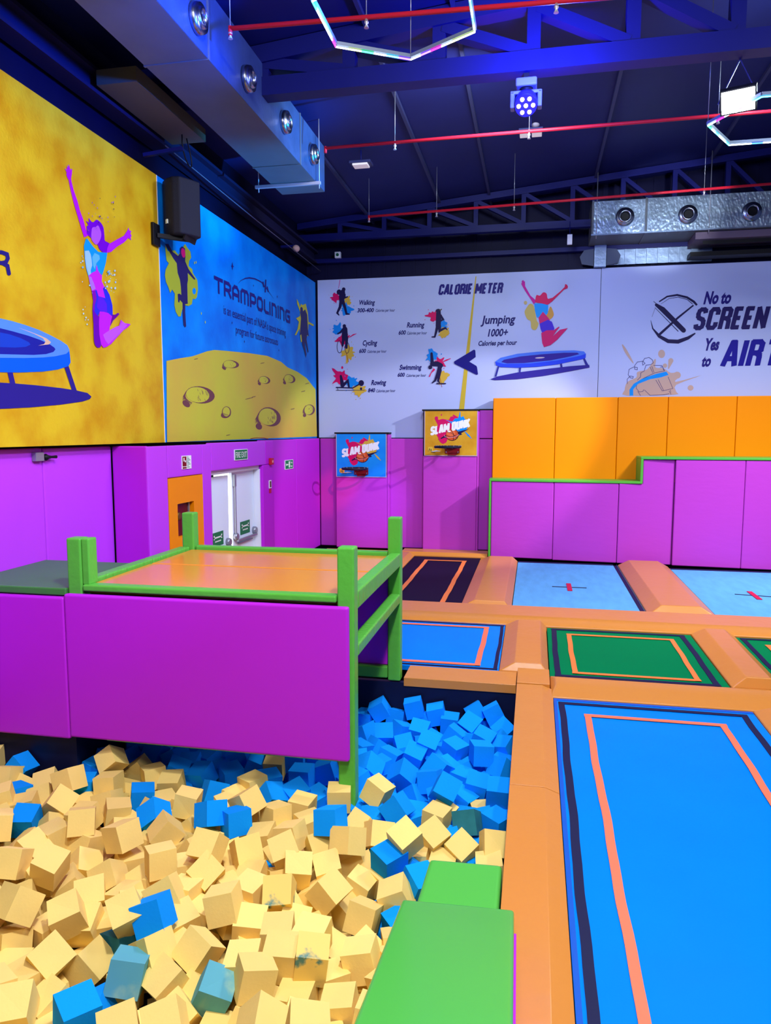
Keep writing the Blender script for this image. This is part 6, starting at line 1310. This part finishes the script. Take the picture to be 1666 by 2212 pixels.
-3197,3613,-314,646,-173,-103,736,0|sunken yellow foam cube, first from left in the seventh yellow row from the bottom
-2427,4576,-425,879,-171,184,406,0|sunken yellow foam cube, ninth from left in the tenth yellow row from the bottom
-2251,4747,-439,701,-228,-39,675,0|sunken yellow foam cube, eleventh from left in the tenth yellow row from the bottom
-1252,5401,-460,828,170,-69,530,1|sunken blue foam cube, sixth from right in the eleventh blue row from the bottom
-685,3695,-423,937,-141,-8,319,0|sunken yellow foam cube, first from right in the fourth yellow row from the bottom
-2805,5350,-485,882,265,92,378,1|sunken blue foam cube, fourth from left in the twelfth blue row from the bottom
-1830,3632,-470,915,-4,326,238,0|sunken yellow foam cube, seventh from left in the fourth yellow row from the bottom
-322,4777,-520,840,255,146,457,1|sunken blue foam cube, first from right in the eighth blue row from the bottom
-356,6156,-512,945,125,-95,288,1|sunken blue foam cube, third from right in the thirteenth blue row from the bottom
-1122,3996,-641,724,-117,64,677,0|sunken yellow foam cube, fourth from right in the fourth yellow row from the bottom
-3413,5384,-398,970,79,86,212,0|sunken yellow foam cube, fourth from left in the thirteenth yellow row from the bottom
-2588,5010,-389,738,30,35,674,0|sunken yellow foam cube, ninth from right in the eleventh yellow row from the bottom
-1469,5733,-467,915,27,-35,402,1|sunken blue foam cube, eighth from right in the twelfth blue row from the bottom
-1106,6283,-438,768,-244,-1,592,1|sunken blue foam cube, thirteenth from right in the fourteenth blue row from the bottom
-2072,5954,-504,884,-50,-70,459,1|sunken blue foam cube, ninth from left in the thirteenth blue row from the bottom
-1672,4396,-496,826,12,-16,564,1|sunken blue foam cube, first from left in the eighth blue row from the bottom
-2741,6018,-421,965,-257,55,12,1|sunken blue foam cube, eighth from left in the fourteenth blue row from the bottom
-1488,5357,-442,877,31,180,444,1|sunken blue foam cube, sixth from left in the eleventh blue row from the bottom
-316,4956,-456,810,-117,7,575,1|sunken blue foam cube, first from right in the ninth blue row from the bottom
"""
UNDER = """
-3240,4367,-415,679,67,15,731,1;-889,3481,-597,807,-518,-19,281,2;-1919,7005,-648,857,72,-54,507,1;-619,6237,-508,826,-76,-52,556,1;-1066,5853,-434,870,-227,-152,410,1;-215,5563,-473,993,101,20,58,1;-4682,4206,-232,954,-208,214,-16,0;-4683,4435,-272,841,27,-139,522,0;-4675,4769,-259,936,52,-232,260,0;-4742,5010,-314,931,5,53,360,0;-4530,4052,-246,858,-293,211,365,0;-4549,4606,-266,810,-94,331,474,0;-4497,4801,-312,947,1,215,237,0;-4324,4024,-256,883,53,2,466,0;-4296,4381,-282,865,-110,122,474,0;-4282,4631,-260,749,-91,-376,538,0;-4084,3627,-232,911,-67,89,397,0;-4132,3889,-245,912,-280,30,297,0;-4168,4198,-263,943,-224,-22,243,0;-4086,4398,-276,968,75,-3,241,0;-3897,4029,-242,675,-39,-17,736,0;-3938,4208,-248,669,121,173,713,0;-3757,3430,-224,888,126,-335,290,0;-3758,3864,-224,948,-75,40,308,0;-3590,3291,-228,940,-302,-160,15,0;-3546,3639,-249,941,-7,-38,337,0;-3518,3847,-267,970,169,-167,-56,0;-3560,6273,-378,986,116,-13,122,1;-3567,6526,-398,810,166,-103,553,1;-3585,6908,-412,995,29,88,-45,1;-3339,3068,-207,950,-188,-246,49,0;-3359,3485,-238,776,-91,-105,615,0;-3397,6309,-403,987,43,-53,143,1;-3390,6738,-449,916,-138,-282,249,1;-3356,7005,-457,823,-249,-178,479,1;-3172,2906,-238,998,63,-7,26,0;-3148,6140,-362,986,-22,66,149,1;-3192,6456,-434,675,-101,84,726,1;-3163,6714,-393,961,114,-73,240,1;-2954,2715,-233,876,-4,282,393,0;-3009,3096,-238,971,142,164,99,0;-2999,3271,-231,961,160,-226,-16,0;-2969,6846,-414,815,-46,-205,540,1;-2780,2534,-256,978,-43,-127,162,0;-2840,6268,-406,971,6,-50,235,1;-2757,6482,-375,901,45,-327,283,1;-2828,6647,-426,916,75,-216,330,1;-2805,7005,-460,898,-178,-195,352,1;-2629,2370,-239,925,-341,-168,26,0;-2645,2692,-244,711,-43,-149,685,0;-2602,6334,-387,981,-183,3,55,1;-2616,6678,-403,994,-17,-49,97,1;-2568,6892,-420,774,-35,-73,628,1;-2455,2169,-258,969,45,45,238,0;-2377,2463,-250,767,58,312,558,0;-2450,6139,-414,782,-58,232,576,1;-2419,6530,-414,887,312,5,341,1;-2182,1933,-275,919,-82,27,385,0;-2220,2350,-282,827,-23,14,562,0;-2239,5960,-400,797,96,-46,595,1;-2259,6312,-390,726,-155,124,659,1;-2210,6736,-375,818,49,-184,542,1;-2200,7005,-385,723,-180,-40,666,1;-2012,2155,-255,719,70,-68,688,0;-2012,2540,-314,766,-15,-146,625,0;-2042,6110,-377,984,36,29,171,1;-2065,6456,-405,877,128,-51,460,1;-2022,7005,-434,724,75,-2,685,1;-1862,1970,-295,935,64,-241,252,0;-1857,6356,-385,977,97,-81,169,1;-1810,6654,-381,724,-10,-74,686,1;-1835,6921,-372,618,-24,-160,770,1;-1680,2170,-298,920,-47,-220,321,0;-1671,2494,-318,747,77,-208,627,0;-1618,5951,-352,773,17,15,634,0;-1436,2156,-319,906,-11,258,336,0;-1431,2472,-311,745,111,-230,617,0;-1309,2303,-328,926,118,-92,347,0;-1293,2703,-367,798,-107,333,491,0;-1081,2114,-326,995,-94,-31,-31,0;-1051,2557,-341,948,-92,24,304,0;-890,2167,-343,974,12,223,-47,0;-874,2702,-369,770,-151,-154,601,0;-906,2927,-339,994,-68,-74,32,0;-705,2495,-354,936,10,85,341,0;-734,2939,-358,608,-52,-163,775,0;-317,4260,-417,981,93,-90,142,0;-4538,4953,-386,661,-101,-33,743,0;-4339,4838,-356,964,83,-78,241,0;-4137,4639,-366,970,-145,-107,163,0;-3907,3442,-291,965,-82,244,53,0;-3899,3665,-289,910,11,128,394,0;-3904,4375,-345,741,-59,19,669,0;-3939,4601,-372,975,85,186,86,1;-3712,3674,-319,944,-84,-102,301,0;-3608,4059,-314,863,-200,-28,463,0;-3547,5198,-409,746,-130,5,653,1;-3592,6705,-496,977,3,-38,210,1;-3360,3310,-298,746,44,-161,645,0;-3360,3695,-301,965,210,-146,56,0;-3419,5541,-448,984,-63,-161,32,1;-3397,5973,-441,922,-84,100,365,1;-3347,6524,-483,520,-147,189,820,1;-3174,3313,-313,899,-136,88,407,0;-3182,6859,-493,991,48,-64,-110,1;-3143,7005,-502,953,140,-261,-60,1;-2960,6159,-463,861,-21,49,505,1;-2990,6463,-449,750,102,-85,648,1;-2761,2886,-309,997,42,23,-64,0;-2835,3076,-333,949,50,-5,310,0;-2570,2485,-323,807,-44,32,588,0;-2565,4825,-425,923,-115,16,368,0;-2635,5171,-434,972,-178,-29,153,0;-2643,6471,-455,855,55,-370,360,1;-2467,2345,-341,918,-94,-75,377,0;-2410,2859,-332,924,298,16,239,0;-2381,4964,-433,726,-68,-12,684,0;-2402,6916,-467,982,-146,-86,-78,1;-2191,2109,-348,849,50,-16,527,0;-2225,2556,-340,917,-142,29,372,0;-2200,3812,-407,968,-46,105,225,0;-2049,2348,-349,937,-21,-88,339,0;-2046,6702,-485,986,52,43,151,1;-1847,2128,-333,897,-260,283,217,0;-1857,2340,-361,926,-110,151,328,0;-1800,2896,-372,953,15,9,303,0;-1818,5752,-455,776,239,-154,563,1;-1846,7005,-500,950,20,-4,311,1;-1696,2711,-361,830,-61,62,551,0;-1705,4808,-442,926,-70,-90,359,0;-1627,6115,-462,991,29,-131,17,1;-1640,6265,-465,683,-246,92,681,1;-1677,6546,-453,875,316,-107,350,1;-1514,2709,-396,499,-66,-114,856,0;-1496,3451,-392,635,47,63,769,0;-1432,4991,-423,911,-175,148,344,1;-1492,6884,-484,972,-44,32,228,1;-1314,2919,-396,962,-162,-222,-13,0;-1302,3652,-430,709,3,-3,705,0;-1270,5587,-457,794,-130,-174,568,1;-1255,6539,-477,806,-46,62,587,1;-1109,2328,-435,822,43,-54,565,0;-1087,2728,-445,675,330,-101,652,0;-1068,2902,-432,963,-125,-153,185,0;-1097,5362,-419,1000,-23,-1,-16,1;-1138,5513,-426,826,-196,-63,525,1;-918,2325,-447,840,-147,-130,507,0;-851,2870,-441,993,-52,-34,102,0;-910,4765,-442,840,-271,-75,464,0;-874,5906,-442,940,-155,-303,-23,1;-729,2659,-455,733,43,289,614,0;-727,3108,-477,891,70,-38,447,0;-715,2298,-434,696,17,-356,623,0;-484,4183,-432,923,303,-17,234,0;-290,4460,-464,816,-92,21,570,1;-337,5931,-459,796,40,178,577,1;-288,7005,-448,877,131,2,463,1;-4744,4623,-419,998,53,26,-15,0;-4690,4794,-451,885,45,22,463,0;-4487,4190,-368,997,-28,33,-69,0;-4485,4459,-407,529,196,179,806,0;-4293,4265,-394,953,46,69,292,0;-4090,4040,-406,926,48,44,371,0;-4131,4401,-428,758,188,115,614,0;-4088,5023,-483,808,230,164,517,0;-3982,3827,-383,947,-187,254,-58,0;-3890,4205,-418,767,-29,-150,623,0;-3966,4771,-455,952,19,-257,163,0;-3715,3830,-414,898,-86,57,427,0;-3707,4989,-450,703,-289,-64,647,1;-3553,3507,-381,657,-82,-28,749,0;-3548,3833,-421,853,-86,-69,510,0;-3592,4565,-452,939,237,-119,220,0;-3523,4825,-471,959,65,11,274,0;-3579,5579,-489,937,-14,-41,348,1;-3581,6156,-538,894,11,79,441,1;-3564,6337,-532,816,141,48,559,1;-3534,6492,-561,972,-174,-156,-30,1;-3585,7005,-620,847,16,-47,530,1;-3328,3879,-410,995,-86,54,2,0;-3355,4064,-431,961,-227,-125,-100,0;-3358,4761,-471,824,-48,27,563,0;-3366,5175,-494,749,-244,-261,558,1;-3336,6118,-553,999,-18,-13,-34,1;-3390,6321,-541,887,93,50,450,1;-3406,6896,-605,921,-125,225,292,1;-3172,3114,-389,940,122,-130,290,0;-3141,3456,-386,948,-13,28,317,0;-3197,4599,-476,650,182,-316,667,0;-3173,5765,-526,890,65,-44,449,1;-3180,6305,-532,959,8,-137,249,1;-2951,2862,-397,954,-53,146,256,0;-3009,3246,-393,963,-153,-219,-42,0;-2978,4228,-463,754,-225,69,614,0;-3027,4803,-492,996,-46,-54,59,0;-3024,5171,-477,443,-125,-149,875,0;-3032,5344,-489,925,-16,-41,377,0;-3027,5521,-470,807,36,132,575,1;-2960,6537,-549,926,74,-39,369,1;-3035,6732,-547,717,-64,-36,694,1;-2960,6904,-577,819,23,-74,568,1;-2794,2657,-375,866,141,-91,471,0;-2779,6730,-545,917,200,-239,248,1;-2651,2272,-378,970,-6,-126,210,0;-2610,2668,-413,957,-104,137,234,0;-2653,4616,-479,824,114,-135,539,0;-2581,5915,-529,974,44,-175,140,1;-2637,6162,-543,763,-15,-230,603,1;-2573,6846,-579,853,-27,103,511,1;-2394,5177,-505,990,-83,75,-79,0;-2389,5397,-524,716,205,78,663,1;-2443,5589,-509,517,-65,-228,822,0;-2414,5759,-513,721,-81,61,686,1;-2438,6299,-513,915,180,-29,360,1;-2380,6673,-556,903,-258,-185,291,1;-2275,2685,-398,926,-91,255,263,0;-2218,3642,-473,888,-281,-20,363,0;-2202,5345,-513,714,144,-19,685,0;-2259,5525,-484,941,185,90,267,0;-2195,6139,-532,975,-180,-80,102,1;-2200,6526,-507,825,-44,97,554,1;-2181,6739,-540,984,-27,27,172,1;-2192,6925,-569,928,-55,-271,248,1;-2007,2693,-407,737,232,-100,627,0;-2042,3474,-475,685,-104,-91,715,0;-2067,3628,-435,753,-198,-70,624,0;-2059,3867,-485,997,-2,64,-40,0;-2041,4049,-479,848,-65,269,452,0;-2066,4263,-459,881,-109,-292,356,0;-2054,4761,-493,856,176,-63,481,0;-2048,5164,-497,888,230,91,387,0;-2050,5531,-515,943,57,146,-295,1;-2012,6295,-517,866,-323,49,379,1;-1805,2521,-466,974,-161,-25,160,0;-1819,4450,-484,974,-152,125,110,0;-1847,5135,-511,919,-6,-55,389,0;-1877,5540,-483,908,30,-94,408,1;-1807,6505,-535,922,-42,-33,384,1;-1830,6721,-517,980,-69,-113,148,1;-1883,6834,-544,992,-58,-7,115,1;-1661,2172,-450,955,114,-224,160,0;-1661,2909,-476,837,68,-194,507,0;-1618,4017,-477,902,266,12,340,0;-1708,5502,-505,654,-239,105,710,1;-1709,5942,-531,906,-88,-147,387,1;-1623,6650,-543,883,292,-132,342,1;-1658,6850,-504,943,-152,36,293,1;-1677,7005,-520,996,16,2,88,1;-1427,2314,-473,982,-24,71,174,0;-1485,2516,-482,959,41,-31,279,0;-1491,2900,-454,829,-184,-96,520,0;-1518,3613,-465,937,53,219,266,0;-1476,3836,-511,872,39,64,483,0;-1482,4608,-490,818,-34,-121,561,0;-1427,4820,-526,747,-170,-19,642,0;-1462,5181,-512,935,-192,-76,286,1;-1424,5903,-529,972,61,19,228,1;-1456,6519,-537,692,-29,-240,680,1;-1265,2176,-475,965,-29,-258,-35,0;-1238,2489,-455,958,-27,-228,172,0;-1324,5781,-514,965,68,-126,219,1;-1313,6117,-522,804,82,34,588,1;-1316,6859,-531,884,-297,64,355,1;-1079,4933,-479,738,36,284,611,1;-1075,6648,-521,960,-247,-77,110,1;-1110,6915,-507,608,-239,42,756,1;-869,2472,-523,847,-2,63,529,0;-946,2737,-533,809,43,340,478,0;-892,4995,-512,915,-245,-66,314,1;-947,6930,-537,976,41,-213,-32,1;-720,3450,-511,789,-57,-3,612,0;-724,4267,-489,843,-165,-143,491,0;-747,5887,-540,951,101,264,-130,1;-698,6831,-536,676,159,-297,655,1;-674,7005,-519,976,141,160,-31,1;-715,2486,-522,874,33,64,481,0;-715,3274,-529,896,-45,-185,402,0;-484,4457,-516,964,-9,136,-226,0;-530,5124,-521,982,162,81,-50,1;-715,2884,-567,983,-97,-88,124,0;-379,4620,-542,998,49,10,-22,1;-320,5182,-548,913,84,32,397,1;-369,6540,-483,729,80,-82,675,1;-4738,4207,-525,888,-128,-214,386,0;-4684,4379,-539,896,13,-26,442,0;-4697,4596,-569,904,15,168,394,0;-4688,5018,-572,930,79,12,358,0;-4512,4045,-503,939,130,-79,309,0;-4543,4746,-562,843,87,-183,498,0;-4479,4948,-589,981,56,33,183,0;-4300,3985,-494,863,75,152,476,0;-4357,4455,-531,864,-147,-124,466,0;-4316,4610,-575,884,202,-126,401,0;-4317,4811,-549,810,156,234,514,0;-4297,5013,-573,905,-58,63,417,0;-4106,3687,-506,987,52,4,155,0;-4172,3886,-521,973,105,33,204,0;-4090,4187,-522,928,-217,-193,232,0;-4080,4559,-534,989,-47,-7,141,0;-4129,4757,-585,942,-58,168,285,1;-3913,3445,-493,986,72,-60,138,0;-3918,3816,-525,937,-189,292,-1,0;-3960,4047,-515,724,115,13,680,0;-3979,4392,-566,959,235,139,-79,0;-3924,4608,-581,929,63,-63,358,0;-3897,4769,-573,910,-51,-119,393,0;-3953,4938,-596,576,-11,-275,770,1;-3720,4016,-537,630,-99,87,765,0;-3707,4234,-569,786,34,-61,615,0;-3723,4748,-596,834,234,-180,466,0;-3528,3121,-500,902,-156,324,239,0;-3589,3273,-464,846,35,27,531,0;-3570,3667,-539,871,-96,-251,411,0;-3538,4262,-569,931,197,233,199,0;-3523,4997,-616,815,89,307,483,0;-3549,5518,-641,700,8,54,712,1;-3575,5779,-619,931,108,26,347,1;-3542,6664,-685,781,73,-185,592,1;-3354,2920,-455,943,-142,75,292,0;-3333,3112,-517,929,-51,-366,-22,0;-3361,3276,-506,845,-15,103,525,0;-3384,4266,-564,984,-155,76,53,0;-3343,4442,-580,867,110,337,349,0;-3342,4625,-591,754,61,31,653,0;-3389,4793,-604,978,69,41,190,0;-3322,5405,-628,755,-111,321,561,1;-3384,5774,-644,925,37,-70,372,1;-3360,5975,-651,991,-122,7,55,1;-3325,6459,-665,999,43,-2,14,1;-3371,6671,-668,968,-186,90,141,1;-3325,7005,-724,887,-71,95,445,1;-3164,2886,-500,904,32,-44,425,0;-3173,3628,-514,554,13,33,832,0;-3136,3887,-527,729,70,-126,669,0;-3169,4038,-566,773,168,33,611,0;-3174,4222,-588,899,32,78,430,0;-3147,4449,-591,742,-155,-27,652,0;-3208,5205,-597,713,-156,-128,671,1;-3192,5396,-634,738,165,-199,623,1;-3178,6131,-643,921,-238,167,260,1;-3168,6709,-703,975,44,55,210,1;-3173,6878,-722,762,61,80,640,1;-3006,2709,-494,852,44,-48,519,0;-2949,3083,-508,984,16,72,161,0;-2958,3434,-556,964,253,13,75,0;-3010,3688,-545,739,-3,-66,671,0;-2977,4020,-583,989,-63,16,130,0;-2992,4637,-566,693,149,160,687,0;-2985,5008,-631,813,69,37,577,0;-2941,5319,-641,969,-106,140,176,1;-2961,5587,-655,839,106,26,533,1;-2945,5745,-622,897,-72,-12,436,1;-2980,5915,-636,708,-149,-173,668,1;-2999,6120,-644,680,-101,-72,723,1;-2976,6263,-684,935,-53,-42,348,1;-3016,6480,-703,936,122,-284,169,1;-3003,6676,-693,954,84,96,272,1;-2833,2485,-501,888,-52,-156,429,0;-2770,2742,-530,966,-32,-158,202,0;-2775,2919,-502,970,93,114,194,0;-2816,3630,-549,900,-44,99,422,0;-2758,4008,-589,693,155,251,658,0;-2774,4174,-564,700,12,23,714,0;-2767,4405,-608,761,-187,-249,570,0;-2818,4590,-600,807,-251,-73,530,0;-2828,4816,-622,948,212,-55,232,0;-2811,5015,-628,884,-16,80,460,0;-2813,5507,-619,801,-162,-229,528,1;-2750,5738,-627,914,-82,-33,396,1;-2782,6294,-652,899,-8,70,433,1;-2813,6495,-652,583,-290,142,746,1;-2822,6839,-690,791,-229,41,566,1;-2756,7005,-668,986,-102,133,-15,1;-2641,2548,-526,952,65,104,281,0;-2622,3114,-555,837,-23,-154,525,0;-2629,3292,-566,980,98,-110,132,0;-2649,3489,-571,875,107,20,471,0;-2592,3858,-568,870,207,-116,432,0;-2609,4058,-587,987,49,83,127,0;-2572,4264,-559,861,-164,292,384,0;-2560,4798,-587,930,247,22,273,0;-2567,5146,-613,802,-76,-6,593,0;-2629,5405,-620,983,-65,-92,146,0;-2638,5572,-604,910,94,-25,403,0;-2573,6330,-646,868,105,37,484,1;-2639,6541,-694,917,-212,-205,268,1;-2601,7005,-671,991,81,94,43,1;-2419,2160,-526,996,85,18,-19,0;-2390,2303,-531,894,19,-141,426,0;-2437,2511,-531,928,-196,-55,313,0;-2456,2744,-515,886,-261,245,295,0;-2373,2913,-536,861,64,-220,455,0;-2396,3317,-564,953,-48,-14,300,0;-2405,3819,-590,910,-82,87,396,0;-2453,4402,-592,956,-7,51,289,0;-2465,4592,-604,858,-305,-120,395,0;-2388,4937,-609,876,114,61,464,0;-2387,5704,-632,707,-152,90,685,1;-2407,5964,-625,622,-170,-155,748,1;-2428,6136,-631,970,-15,-69,232,1;-2416,6315,-671,857,74,-41,509,1;-2424,6539,-697,918,208,-70,330,1;-2432,6854,-668,996,15,30,77,1;-2225,2116,-527,742,-189,263,586,0;-2277,2517,-560,993,-4,25,116,0;-2184,2671,-564,860,111,50,495,0;-2198,3080,-540,803,16,26,595,0;-2266,3980,-601,993,-105,-34,-31,0;-2223,4179,-565,937,-36,162,308,0;-2250,4368,-625,678,16,-135,723,0;-2233,4639,-592,939,211,240,122,0;-2209,4832,-632,684,67,36,726,0;-2191,5162,-604,703,192,-64,681,0;-2212,5343,-644,492,65,11,868,1;-2224,5715,-637,967,-155,-58,194,1;-2226,5922,-630,765,20,-101,636,0;-2238,6329,-631,970,88,16,225,1;-2217,6677,-673,727,-205,-73,651,1;-2073,2152,-549,860,-90,172,472,0;-2032,2315,-548,889,252,48,380,0;-2057,2538,-527,664,-315,-81,674,0;-2076,2933,-562,983,92,92,131,0;-2003,3055,-573,943,133,104,287,0;-2080,3640,-604,857,20,-96,506,0;-2087,4422,-588,870,-7,-24,492,0;-2014,4648,-636,951,22,235,202,0;-2049,4958,-641,824,76,-72,556,0;-2036,5324,-648,874,5,57,482,1;-2036,5708,-664,963,-73,190,175,1;-2027,5908,-640,980,-155,-24,123,1;-2037,6523,-665,988,126,-14,-88,1;-2037,6889,-672,986,157,-39,-32,1;-1844,2129,-550,657,-176,-75,729,0;-1828,2305,-579,580,-117,84,802,0;-1868,2670,-564,835,69,123,531,0;-1879,2917,-563,735,181,-193,624,0;-1811,3449,-619,845,42,43,532,0;-1894,4203,-576,696,-14,-68,715,0;-1812,4744,-628,864,103,182,458,0;-1833,4953,-649,759,-51,-130,636,0;-1854,5368,-626,795,-107,78,592,1;-1855,5720,-650,793,198,-36,575,1;-1832,6154,-644,992,-63,-26,105,1;-1803,6312,-662,948,-305,-47,84,1;-1617,2355,-552,944,-193,-266,26,0;-1705,2734,-598,907,165,-269,279,0;-1618,3078,-589,915,-190,-316,162,0;-1687,3292,-623,943,-69,-145,290,0;-1648,4020,-633,925,53,-38,373,0;-1642,4249,-632,864,-30,-172,473,0;-1633,4575,-630,897,-77,81,427,0;-1664,5398,-657,852,-238,-24,465,1;-1671,5690,-622,944,-260,190,72,1;-1657,5898,-673,877,-250,-167,374,1;-1625,6134,-631,686,-64,26,725,1;-1614,6324,-651,878,-191,-332,286,1;-1665,6843,-681,584,76,-157,793,1;-1622,7005,-676,800,140,-135,568,1;-1503,2696,-568,988,-34,110,104,0;-1448,3475,-625,946,-236,-73,208,0;-1431,3669,-614,944,272,-20,185,0;-1506,4421,-632,986,148,-36,63,0;-1438,5362,-647,558,22,-114,822,1;-1435,5596,-651,973,191,-113,63,1;-1498,5734,-658,649,106,-206,725,1;-1472,6682,-646,978,147,85,122,1;-1502,6883,-645,975,-82,-96,184,1;-1248,2553,-610,864,97,4,494,0;-1282,2734,-599,864,153,-229,422,0;-1241,3066,-588,997,14,26,66,0;-1295,3269,-641,947,-107,294,76,0;-1293,3480,-639,713,4,-42,700,0;-1232,3856,-601,961,105,118,229,0;-1314,4176,-621,968,190,-29,163,0;-1304,4565,-620,996,-39,27,71,0;-1303,4935,-654,966,66,-127,217,0;-1328,5188,-649,870,-295,-89,386,1;-1276,5363,-616,811,-39,-147,566,1;-1302,5536,-665,649,-250,111,710,1;-1279,5935,-659,974,73,101,188,1;-1305,6297,-621,833,-220,-152,485,1;-1249,6525,-648,810,-3,61,583,1;-1238,6723,-624,984,-90,-118,95,1;-1295,6848,-668,959,-253,-74,101,1;-1317,7005,-666,786,-102,262,551,1;-1074,2473,-595,978,-24,49,203,0;-1116,2872,-633,992,-27,-57,108,0;-1070,3291,-646,995,-77,-53,32,0;-1107,3637,-606,960,144,239,11,0;-1101,4429,-620,834,75,4,546,0;-1056,4773,-650,977,60,127,162,0;-1096,4984,-619,888,207,128,390,1;-1114,5216,-640,908,-38,128,398,1;-1053,5392,-648,668,-77,121,731,1;-1089,5781,-668,993,80,22,87,1;-1091,5947,-652,994,86,29,-60,1;-1111,6082,-654,979,118,32,-163,1;-1134,6319,-620,966,189,-51,171,1;-1110,6868,-658,942,-30,-145,302,1;-948,3042,-652,933,-34,-11,357,0;-904,3306,-620,918,-148,17,368,0;-933,3880,-653,670,-70,-249,696,0;-885,4427,-645,692,300,-54,655,1;-915,4829,-630,988,45,-20,149,0;-933,5184,-646,971,-142,194,11,1;-862,5409,-650,890,5,74,449,1;-879,5581,-637,877,-111,42,466,1;-922,5755,-616,582,224,132,771,1;-948,5909,-623,810,-67,-31,581,1;-928,6108,-630,755,-140,-276,578,1;-944,6302,-645,966,109,-138,190,1;-851,6512,-667,938,-345,1,-32,1;-910,6707,-651,896,-1,361,258,1;-744,2656,-654,836,186,-88,509,0;-714,3681,-671,732,183,-26,656,0;-706,3845,-618,574,217,-145,776,0;-743,4409,-649,963,251,81,57,1;-749,4599,-668,984,167,53,-34,1;-720,4788,-658,991,44,-117,50,1;-719,4979,-672,970,41,4,242,1;-721,5139,-661,937,229,-261,18,1;-698,5320,-646,739,-84,-244,622,1;-693,5544,-612,847,-9,-302,438,1;-731,5753,-619,723,71,4,687,1;-759,6093,-620,808,-222,-257,481,1;-699,6489,-611,928,-220,-16,300,1;-667,6703,-651,838,187,-147,492,1;-715,3126,-686,981,-171,92,5,0;-715,3269,-681,997,-19,-1,78,0;-715,3470,-660,972,-110,-17,208,0;-715,4019,-637,698,221,57,679,0;-491,4190,-682,974,-25,-56,219,0;-519,4406,-679,980,-9,-57,192,0;-530,4632,-654,1000,-2,4,-25,1;-532,5708,-618,875,-20,-4,484,1;-525,5883,-647,985,-171,29,11,1;-529,6092,-619,747,-2,47,664,1;-504,6281,-662,811,-96,-68,573,1;-525,6929,-614,832,55,76,547,1;-715,2462,-665,991,77,-12,110,0;-335,4248,-643,726,113,-98,671,0;-306,4608,-679,990,140,18,-26,1;-321,5022,-651,908,50,317,270,1;-318,5311,-657,808,-288,89,506,1;-299,5550,-615,947,-71,63,306,1;-370,5758,-666,861,159,149,459,1;-301,5923,-625,798,-5,27,602,1;-315,6318,-629,895,159,-331,254,1;-352,6524,-660,704,265,164,638,1;-370,6703,-621,861,-184,47,471,1;-307,6848,-634,793,-175,57,581,1;-375,7005,-615,939,-95,49,328,1
"""
def stain(name, a, b, sc_, lo, hi): return mat(name, a, rough=.9, spec=.15, rgb2=b, vscale=sc_, lo=lo, hi=hi)
FS = stain('stained_yellow_foam', (240, 206, 112), (96, 140, 130), 9, .36, .44)
FOAM = [FY, FB, FT, FG, FS]
for m in (FY, FB):   # each block a slightly different batch of foam
    nt = m.node_tree; pb = nt.nodes['Principled BSDF']; src = pb.inputs['Base Color'].links
    oi = nt.nodes.new('ShaderNodeObjectInfo'); hs = nt.nodes.new('ShaderNodeHueSaturation'); mr = nt.nodes.new('ShaderNodeMapRange')
    mr.inputs[3].default_value = .86; mr.inputs[4].default_value = 1.06
    nt.links.new(oi.outputs['Random'], mr.inputs[0]); nt.links.new(mr.outputs[0], hs.inputs['Value'])
    if src: nt.links.new(src[0].from_socket, hs.inputs['Color'])
    else: hs.inputs['Color'].default_value = pb.inputs['Base Color'].default_value
    nt.links.new(hs.outputs[0], pb.inputs['Base Color'])
CS = .17
rnd = random.Random(12)
VAR = {}
def cube_mesh(c, k):
    if (c, k) in VAR: return VAR[(c, k)]
    r = random.Random(k * 7 + 1); j = lambda: r.uniform(-.004, .004); h = CS / 2
    mb = MB().hexa([(x * h + j(), y * h + j(), z * h + j()) for z in (-1, 1) for x, y in ((-1, -1), (1, -1), (1, 1), (-1, 1))])
    o = mb.build('foam_cube', FOAM[c]); me = o.data; bpy.data.objects.remove(o); VAR[(c, k)] = me
    return me
for n_, line in enumerate(CUBES.strip().split('\n')):
    d_, lab_ = line.split('|'); v_ = list(map(int, d_.split(',')))
    o = bpy.data.objects.new('foam_cube', cube_mesh(v_[7], n_ % 5)); COL.objects.link(o)
    o.location = [q / 1000 for q in v_[:3]]; o.rotation_mode = 'QUATERNION'; o.rotation_quaternion = Quaternion([q / 1000 for q in v_[3:7]]).normalized()
    tag(o, lab_, 'foam cube', 'foam cubes in the pit')
mb = MB()
for s_ in UNDER.strip().split(';'):
    v_ = list(map(int, s_.split(','))); q_ = Quaternion([q / 1000 for q in v_[3:7]]).normalized(); c_ = Vector([q / 1000 for q in v_[:3]])
    mb.hexa([c_ + q_ @ Vector((x * CS / 2, y * CS / 2, z * CS / 2)) for z in (-1, 1) for x, y in ((-1, -1), (1, -1), (1, 1), (-1, 1))], m=1 if v_[7] == 1 else 0)
o = mb.build('foam_cubes', [FY, FB]); tag(o, 'lower layer of yellow and blue foam cubes glimpsed in the gaps of the pit', 'foam cubes', 'foam cubes in the pit', 'stuff')
